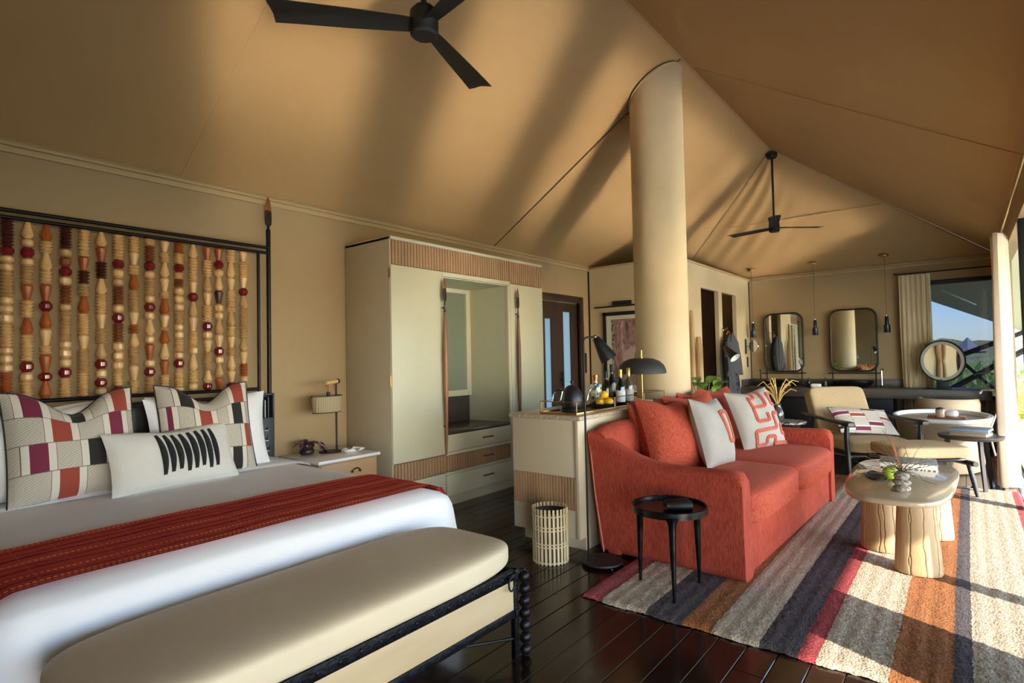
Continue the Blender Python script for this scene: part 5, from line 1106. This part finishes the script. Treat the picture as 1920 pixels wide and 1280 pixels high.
for i, (y0, y1, lb) in enumerate(((2.05, 2.63, 'rounded rectangular black framed mirror on the left'), (1.035, 1.655, 'rounded rectangular black framed mirror on the right'))):
    xm_ = 10.10; z0, z1 = 1.005, 1.955
    o = thing('vanity_mirror', lb+' of the vanity', 'mirror', (xm_, (y0+y1)/2, VZ), group='vanity mirrors')
    rr_ = rrect(y0, y1, z0, z1, .13, 8); MB().loft([[(xm_-.004, y, z) for y, z in rr_], [(xm_+.004, y, z) for y, z in rr_]]).build('mirror_glass', mirrorm, o, 20)
    MB().loft([[(xm_+.005, y, z) for y, z in rr_], [(xm_+.018, y, z) for y, z in rr_]]).build('backing', blackm, o, 20)
    MB().tube([(xm_-.002, y, z) for y, z in rr_], .0135, 8, True).build('frame', blackm, o)
    for y in (y0+.03, y1-.015): MB().tube([(xm_-.0, y, VZ), (xm_-.0, y, z0+.12)], .011, 8).build('stand_leg', blackm, o)
    MB().tube([(xm_-.01, y0-.03, z0-.03), (xm_-.11, y0-.03, z0-.03), (xm_-.11, y1+.03, z0-.03), (xm_-.01, y1+.03, z0-.03)], .009, 8).build('shelf_rail', blackm, o)
    tp = thing('basin_tap', 'black tap rising beside the %s basin' % ('left' if i == 0 else 'right'), 'tap', (10.0, y1+.06 if i == 0 else y0-.05, VZ), group='black basin taps')
    ty = y1+.06 if i == 0 else y0-.05
    MB().tube([(10.0, ty, VZ), (10.0, ty, VZ+.25), (9.97, ty, VZ+.27), (9.87, ty-.03, VZ+.27), (9.86, ty-.03, VZ+.25)], .011, 8).build('spout', blackm if i == 0 else chrome, tp); MB().cyl((10.0, ty, VZ), .02, .03, 12).build('flange', blackm, tp)
for y, lb in ((1.93, 'dark soap bottle left of the folded towel'), (1.70, 'dark soap bottle right of the folded towel')):
    o = thing('soap_dispenser', lb, 'bottle', (9.80, y, VZ), group='soap bottles on the vanity'); dm = pm('soap_bottle', '26272a', .3) if 'soap_bottle' not in MATS else MATS['soap_bottle']
    MB().lathe([(.0, 0), (.034, 0), (.036, .01), (.034, .09), (.012, .105), (.010, .115)], (9.80, y, VZ), 20).build('bottle', dm, o); MB().tube([(9.80, y, VZ+.11), (9.80, y, VZ+.15), (9.77, y, VZ+.152)], .005, 6).build('pump', blackm, o)
solo(MB().sbox(9.62, 9.76, 1.74, 1.88, VZ, VZ+.06, 5, 10), 'folded_towel', white, 'small folded white towel on the vanity', 'towel', (9.69, 1.81, VZ), 80)
# pendants
def pendant(x, y, zc, z0, z1, lb):
    o = thing('pendant_lamp', lb, 'lamp', (x, y, zc), group='pendant lamps over the vanity')
    MB().lathe([(.0, 0), (.052, 0), (.055, -.01), (.05, -.022), (.012, -.03), (.0, -.03)][::-1], (x, y, zc), 28).build('canopy', brass, o)
    MB().cyl((x, y, z1), .0035, zc-z1-.02, 6).build('cord', pm('bronze_cord', '6b4f22', .5) if 'bronze_cord' not in MATS else MATS['bronze_cord'], o)
    gsm = pm('gunmetal', '3a4046', .3, .8) if 'gunmetal' not in MATS else MATS['gunmetal']
    h = z1-z0; MB().lathe([(.040, 0), (.043, .004), (.043, h*.42), (.036, h*.45), (.028, h*.47), (.024, h*.88), (.018, h*.93), (.0, h*.935)], (x, y, z0), 24).build('lamp_body', gsm, o)
    MB().cyl((x, y, z1-h*.07), .007, h*.07, 10).build('cord_grip', chrome, o)
HIP = lambda x: ZE+(XF-x)*(ZR-ZE)/(XF-XH)
for y, lb in ((2.78, 'pendant lamp nearest the bathroom wall'), (1.842, 'pendant lamp hanging between the two vanity mirrors'), (.892, 'pendant lamp hanging beside the window curtain')): pendant(9.98, y, HIP(9.98)-.008, 1.575, 1.835, lb)
sh_ = thing('shaving_mirror', 'round extending shaving mirror on the bathroom wall end', 'mirror', (9.93, PY-.06, 1.42))
MB().bbox(9.86, 9.92, PY-.075, PY-.061, 1.30, 1.55, .003).build('wall_plate', blackm, sh_); MB().tube([(9.89, PY-.07, 1.43), (9.93, PY-.13, 1.43), (9.92, PY-.16, 1.43)], .007, 8).build('arm', chrome, sh_)
mm_ = MB().lathe([(.0, .0), (.10, .0), (.105, .006), (.10, .012), (.0, .012)], (0, 0, 0), 32); mm_.xf(Matrix.Translation((9.90, PY-.185, 1.43)) @ Matrix.Rotation(R(62), 4, 'Z') @ Matrix.Rotation(R(90), 4, 'X')); mm_.build('mirror_disc', mirrorm, sh_, 30)
# round make-up mirror
mk = thing('makeup_mirror', 'large round make-up mirror with lit rim on the vanity', 'mirror', (9.70, .255, VZ))
def disc(prof, n=56, caps=False):
    m = MB().lathe(prof+([] if caps else [prof[0]]), (0, 0, 0), n, caps=caps); m.xf(Matrix.Translation((9.70, .255, 1.150)) @ Matrix.Rotation(R(-24), 4, 'Z') @ Matrix.Rotation(R(-90), 4, 'Y') @ Matrix.Rotation(0, 4, 'Z')); return m
disc([(.262, -.012), (.278, -.01), (.284, 0), (.278, .008), (.262, .006)]).build('rim', pm('graphite_rim', '3d3d3c', .35, .6), mk)
disc([(.225, .004), (.264, .0065), (.264, .0015), (.225, .001)]).build('frosted_ring', pm('frosted_ring', 'c9c6bc', .5), mk)
disc([(.0, -.011), (.266, -.011), (.266, .0), (.0, .003)], 56, True).build('mirror_glass', mirrorm, mk, 20)
MB().bbox(9.66, 9.75, .16, .36, VZ, VZ+.014, .004).build('base', blackm, mk); MB().bbox(9.695, 9.725, .19, .33, VZ+.012, VZ+.13, .004).build('neck', blackm, mk)
# vanity chair
vc = thing('vanity_chair', 'beige upholstered vanity chair with wooden legs behind the bath', 'chair', (9.05, .2, 0), R(90), False)
vup = pm('beige_upholstery', 'b09b7d', .85, c2='b8a486', ns=60)
rings = []
for k in range(21):
    a = R(200+140*k/20) if False else R(-20+220*k/20); rings.append([((.29+q)*math.cos(a), -.02+(.27+q)*math.sin(a)*-1*-1, z) for q, z in ((-.025, .40), (.0, .39), (.03, .42), (.035, .62), (.02, .685), (0, .69), (-.025, .66), (-.03, .5))])
MB().loft(rings).build('backrest', vup, vc, 80); MB().sbox(-.26, .26, -.28, .22, .34, .46, 5, 12, .1).build('seat', vup, vc, 80)
for x in (-.2, .2):
    for y in (-.2, .2): MB().tube([(x*.8, y*.8, .35), (x*1.25, y*1.25, 0)], [.024, .014], 10).build('leg', bmat['o'], vc)
# bathtub
tx, tyc = 7.93, .235
tb_ = thing('bathtub', 'white oval freestanding bath with beige outside', 'bathtub', (tx, tyc, 0))
enam = pm('white_enamel_bath', 'eceae5', .12); stonebath = pm('beige_bath_outside', '9c8a72', .45)
ov = lambda k, z: [(tx+.66*k*math.cos(2*PI*i/64), tyc+.44*k*math.sin(2*PI*i/64), z) for i in range(64)]
MB().loft([ov(.72, .0), ov(.80, .02), ov(.90, .3), ov(.985, .545)]).build('outer_shell', stonebath, tb_, 60)
MB().loft([ov(.985, .545), ov(1.02, .560), ov(1.025, .580), ov(1.0, .588), ov(.95, .58), ov(.90, .5), ov(.78, .2), ov(.6, .12)], False).add(ov(.6, .12), [tuple(range(64))]).build('basin', enam, tb_, 60)
MB().cyl((tx-.55, tyc+.19, .50), .02, .03, 12, 'y').build('overflow', chrome, tb_)
cdm = bmat['b']
cy_ = thing('bath_caddy', 'dark wooden caddy board across the bath', 'caddy', (7.45, .20, .588)); MB().bbox(7.32, 7.62, .02, .34, .589, .604, .004).build('board', cdm, cy_)
jr = thing('bath_salts_jar', 'glass jar of bath salts on the caddy', 'jar', (7.40, .23, .604)); MB().lathe([(.0, 0), (.036, 0), (.04, .01), (.04, .07), (.034, .08), (.0, .08)], (7.40, .23, .604), 24).build('jar', pm('rosy_salts', 'b89a84', .2, coat=.5), jr); MB().lathe([(.0, .08), (.037, .08), (.037, .09), (.01, .1), (.0, .1)], (7.40, .23, .604), 20).build('lid', agedbrass, jr)
solo(MB().sbox(7.40, 7.54, .08, .19, .604, .67, 3, 10), 'face_cloth', white, 'rolled white face cloth beside the jar on the caddy', 'towel', (7.47, .135, .604), 80)
tf = thing('bath_tap', 'chrome floor standing bath filler with hose at the bath end', 'tap', (7.62, -.27, 0))
MB().tube([(7.62, -.27, 0), (7.62, -.27, .82), (7.64, -.24, .88), (7.68, -.12, .88), (7.69, -.10, .84)], .014, 10).build('spout', chrome, tf); MB().cyl((7.62, -.27, 0), .05, .012, 20).build('floor_flange', chrome, tf); MB().bbox(7.58, 7.66, -.30, -.24, .70, .74, .006).build('valve', chrome, tf)
MB().tube([(7.60, -.24, .70), (7.55, -.16, .45), (7.52, -.2, .22), (7.56, -.26, .35), (7.6, -.26, .62)], .008, 8).build('hose', chrome, tf)
# ================================================================== CURTAINS
def curtain(name, label, p0, p1, z0, z1, folds, amp, mat, nx=120, rings_=True):
    o = thing(name, label, 'curtain', ((p0[0]+p1[0])/2, (p0[1]+p1[1])/2, z0)); a, b = Vector((*p0, 0)), Vector((*p1, 0)); d = (b-a).normalized(); n_ = Vector((-d.y, d.x, 0))
    def f(s):
        def g(u, v):
            w = math.sin(2*PI*folds*u+.6*math.sin(5*u))+.25*math.sin(4*PI*folds*u+1)
            z = z0+(z1-z0)*v; fl = 1+.25*(1-v)
            return a+(b-a)*u+n_*(amp*w*fl*(.75+.25*math.sin(3*v+7*u))+s)+d*(.012*math.sin(6*v+9*u)*(1-v))+Vector((0, 0, z))
        return g
    mb = MB().grid(f(0), nx, 24, False); mb.grid(f(.003), nx, 24, False); mb.build('cloth', mat, o, 80)
    hm = MB().grid(lambda u, v: Vector(f(-.002 if amp > 0 else .005)(u, .955+.045*v)), nx, 2, False); hm.build('heading_tape', mat, o, 80); return o
curm = pm('cream_curtain', 'd3c3a0', .85, c2='dccdac', ns=2, sheen=.2); curp = pm('blush_curtain', 'd8bfa2', .85, c2='dec8ad', ns=2, sheen=.2); curg = pm('grey_lining_curtain', 'c4b89d', .85)
curtain('window_curtain', 'cream pleated curtain left of the far window', (10.06, .735), (10.06, .36), .03, 2.405, 6.5, .028, curm)
curtain('terrace_curtain', 'tall pale curtain gathered at the right edge of the room', (6.86, -.275), (7.22, -.275), .03, 2.375, 3.6, .062, curp)
curtain('corner_curtain', 'greyish curtain stack in the far corner beside the window', (9.0, -.305), (9.5, -.315), .03, 2.34, 6.5, .022, curg, 80)
def rail(label, a, b, r, m):
    o = thing('curtain_rail', label, 'curtain rail', a); MB().tube([a, b], r, 10).build('rail', m, o); d = (Vector(b)-Vector(a)).normalized()
    for q in (a, b): MB().sphere(q, r*1.7, 8).build('end_cap', m, o)
    return o
rail('black curtain rail above the far window', (10.06, .78, 2.425), (10.06, -.32, 2.425), .010, blackm)
rail('brass toned curtain rail along the terrace side', (1.0, -.30, 2.40), (7.35, -.30, 2.40), .012, brass)
# ================================================================== CEILING FANS
def fan(label, x, y, zh, zc, r, rots):
    o = thing('ceiling_fan', label, 'ceiling fan', (x, y, zc), group='black ceiling fans')
    MB().lathe([(.0, 0), (.02, -.07), (.055, -.065), (.068, -.04), (.068, 0), (.0, 0)][1:], (x, y, zc), 28).build('canopy', blackm, o)
    MB().cyl((x, y, zh+.05), .0135, zc-zh-.07, 12).build('downrod', blackm, o)
    MB().lathe([(.0, -.055), (.055, -.055), (.066, -.045), (.068, .0), (.066, .06), (.045, .085), (.02, .10), (.0, .1)], (x, y, zh), 36).build('motor', blackm, o)
    for a in rots:
        rings = []
        for t, w, tw, zz in ((.05, .040, 16, .01), (.16, .048, 14, .012), (.5, .062, 11, .016), (.85, .072, 8, .02), (1.0, .076, 7, .02)):
            q = []
            for s, h in ((-1, 0), (-.5, .010), (0, .014), (.5, .010), (1, 0), (.5, .005), (0, .008), (-.5, .005)):
                yy = s*w; zt = zz-.03*0+h+math.sin(R(tw))*yy-.012; q.append((r*t+(.012 if s > 0 and t == 1 else 0), yy*math.cos(R(tw)), zt))
            rings.append(q)
        m = MB().loft(rings); m.xf(Matrix.Translation((x, y, zh)) @ Matrix.Rotation(R(a), 4, 'Z')); m.build('blade', blackm, o, 60)
fan('black ceiling fan overhead at the top edge', 1.81, YM, 2.885, ZR-.02, .68, (19, 139, 259))
fan('black ceiling fan hanging from the far ridge end', 8.10, YM, 2.98, ZR-.045, .66, (-46, 74, 194))
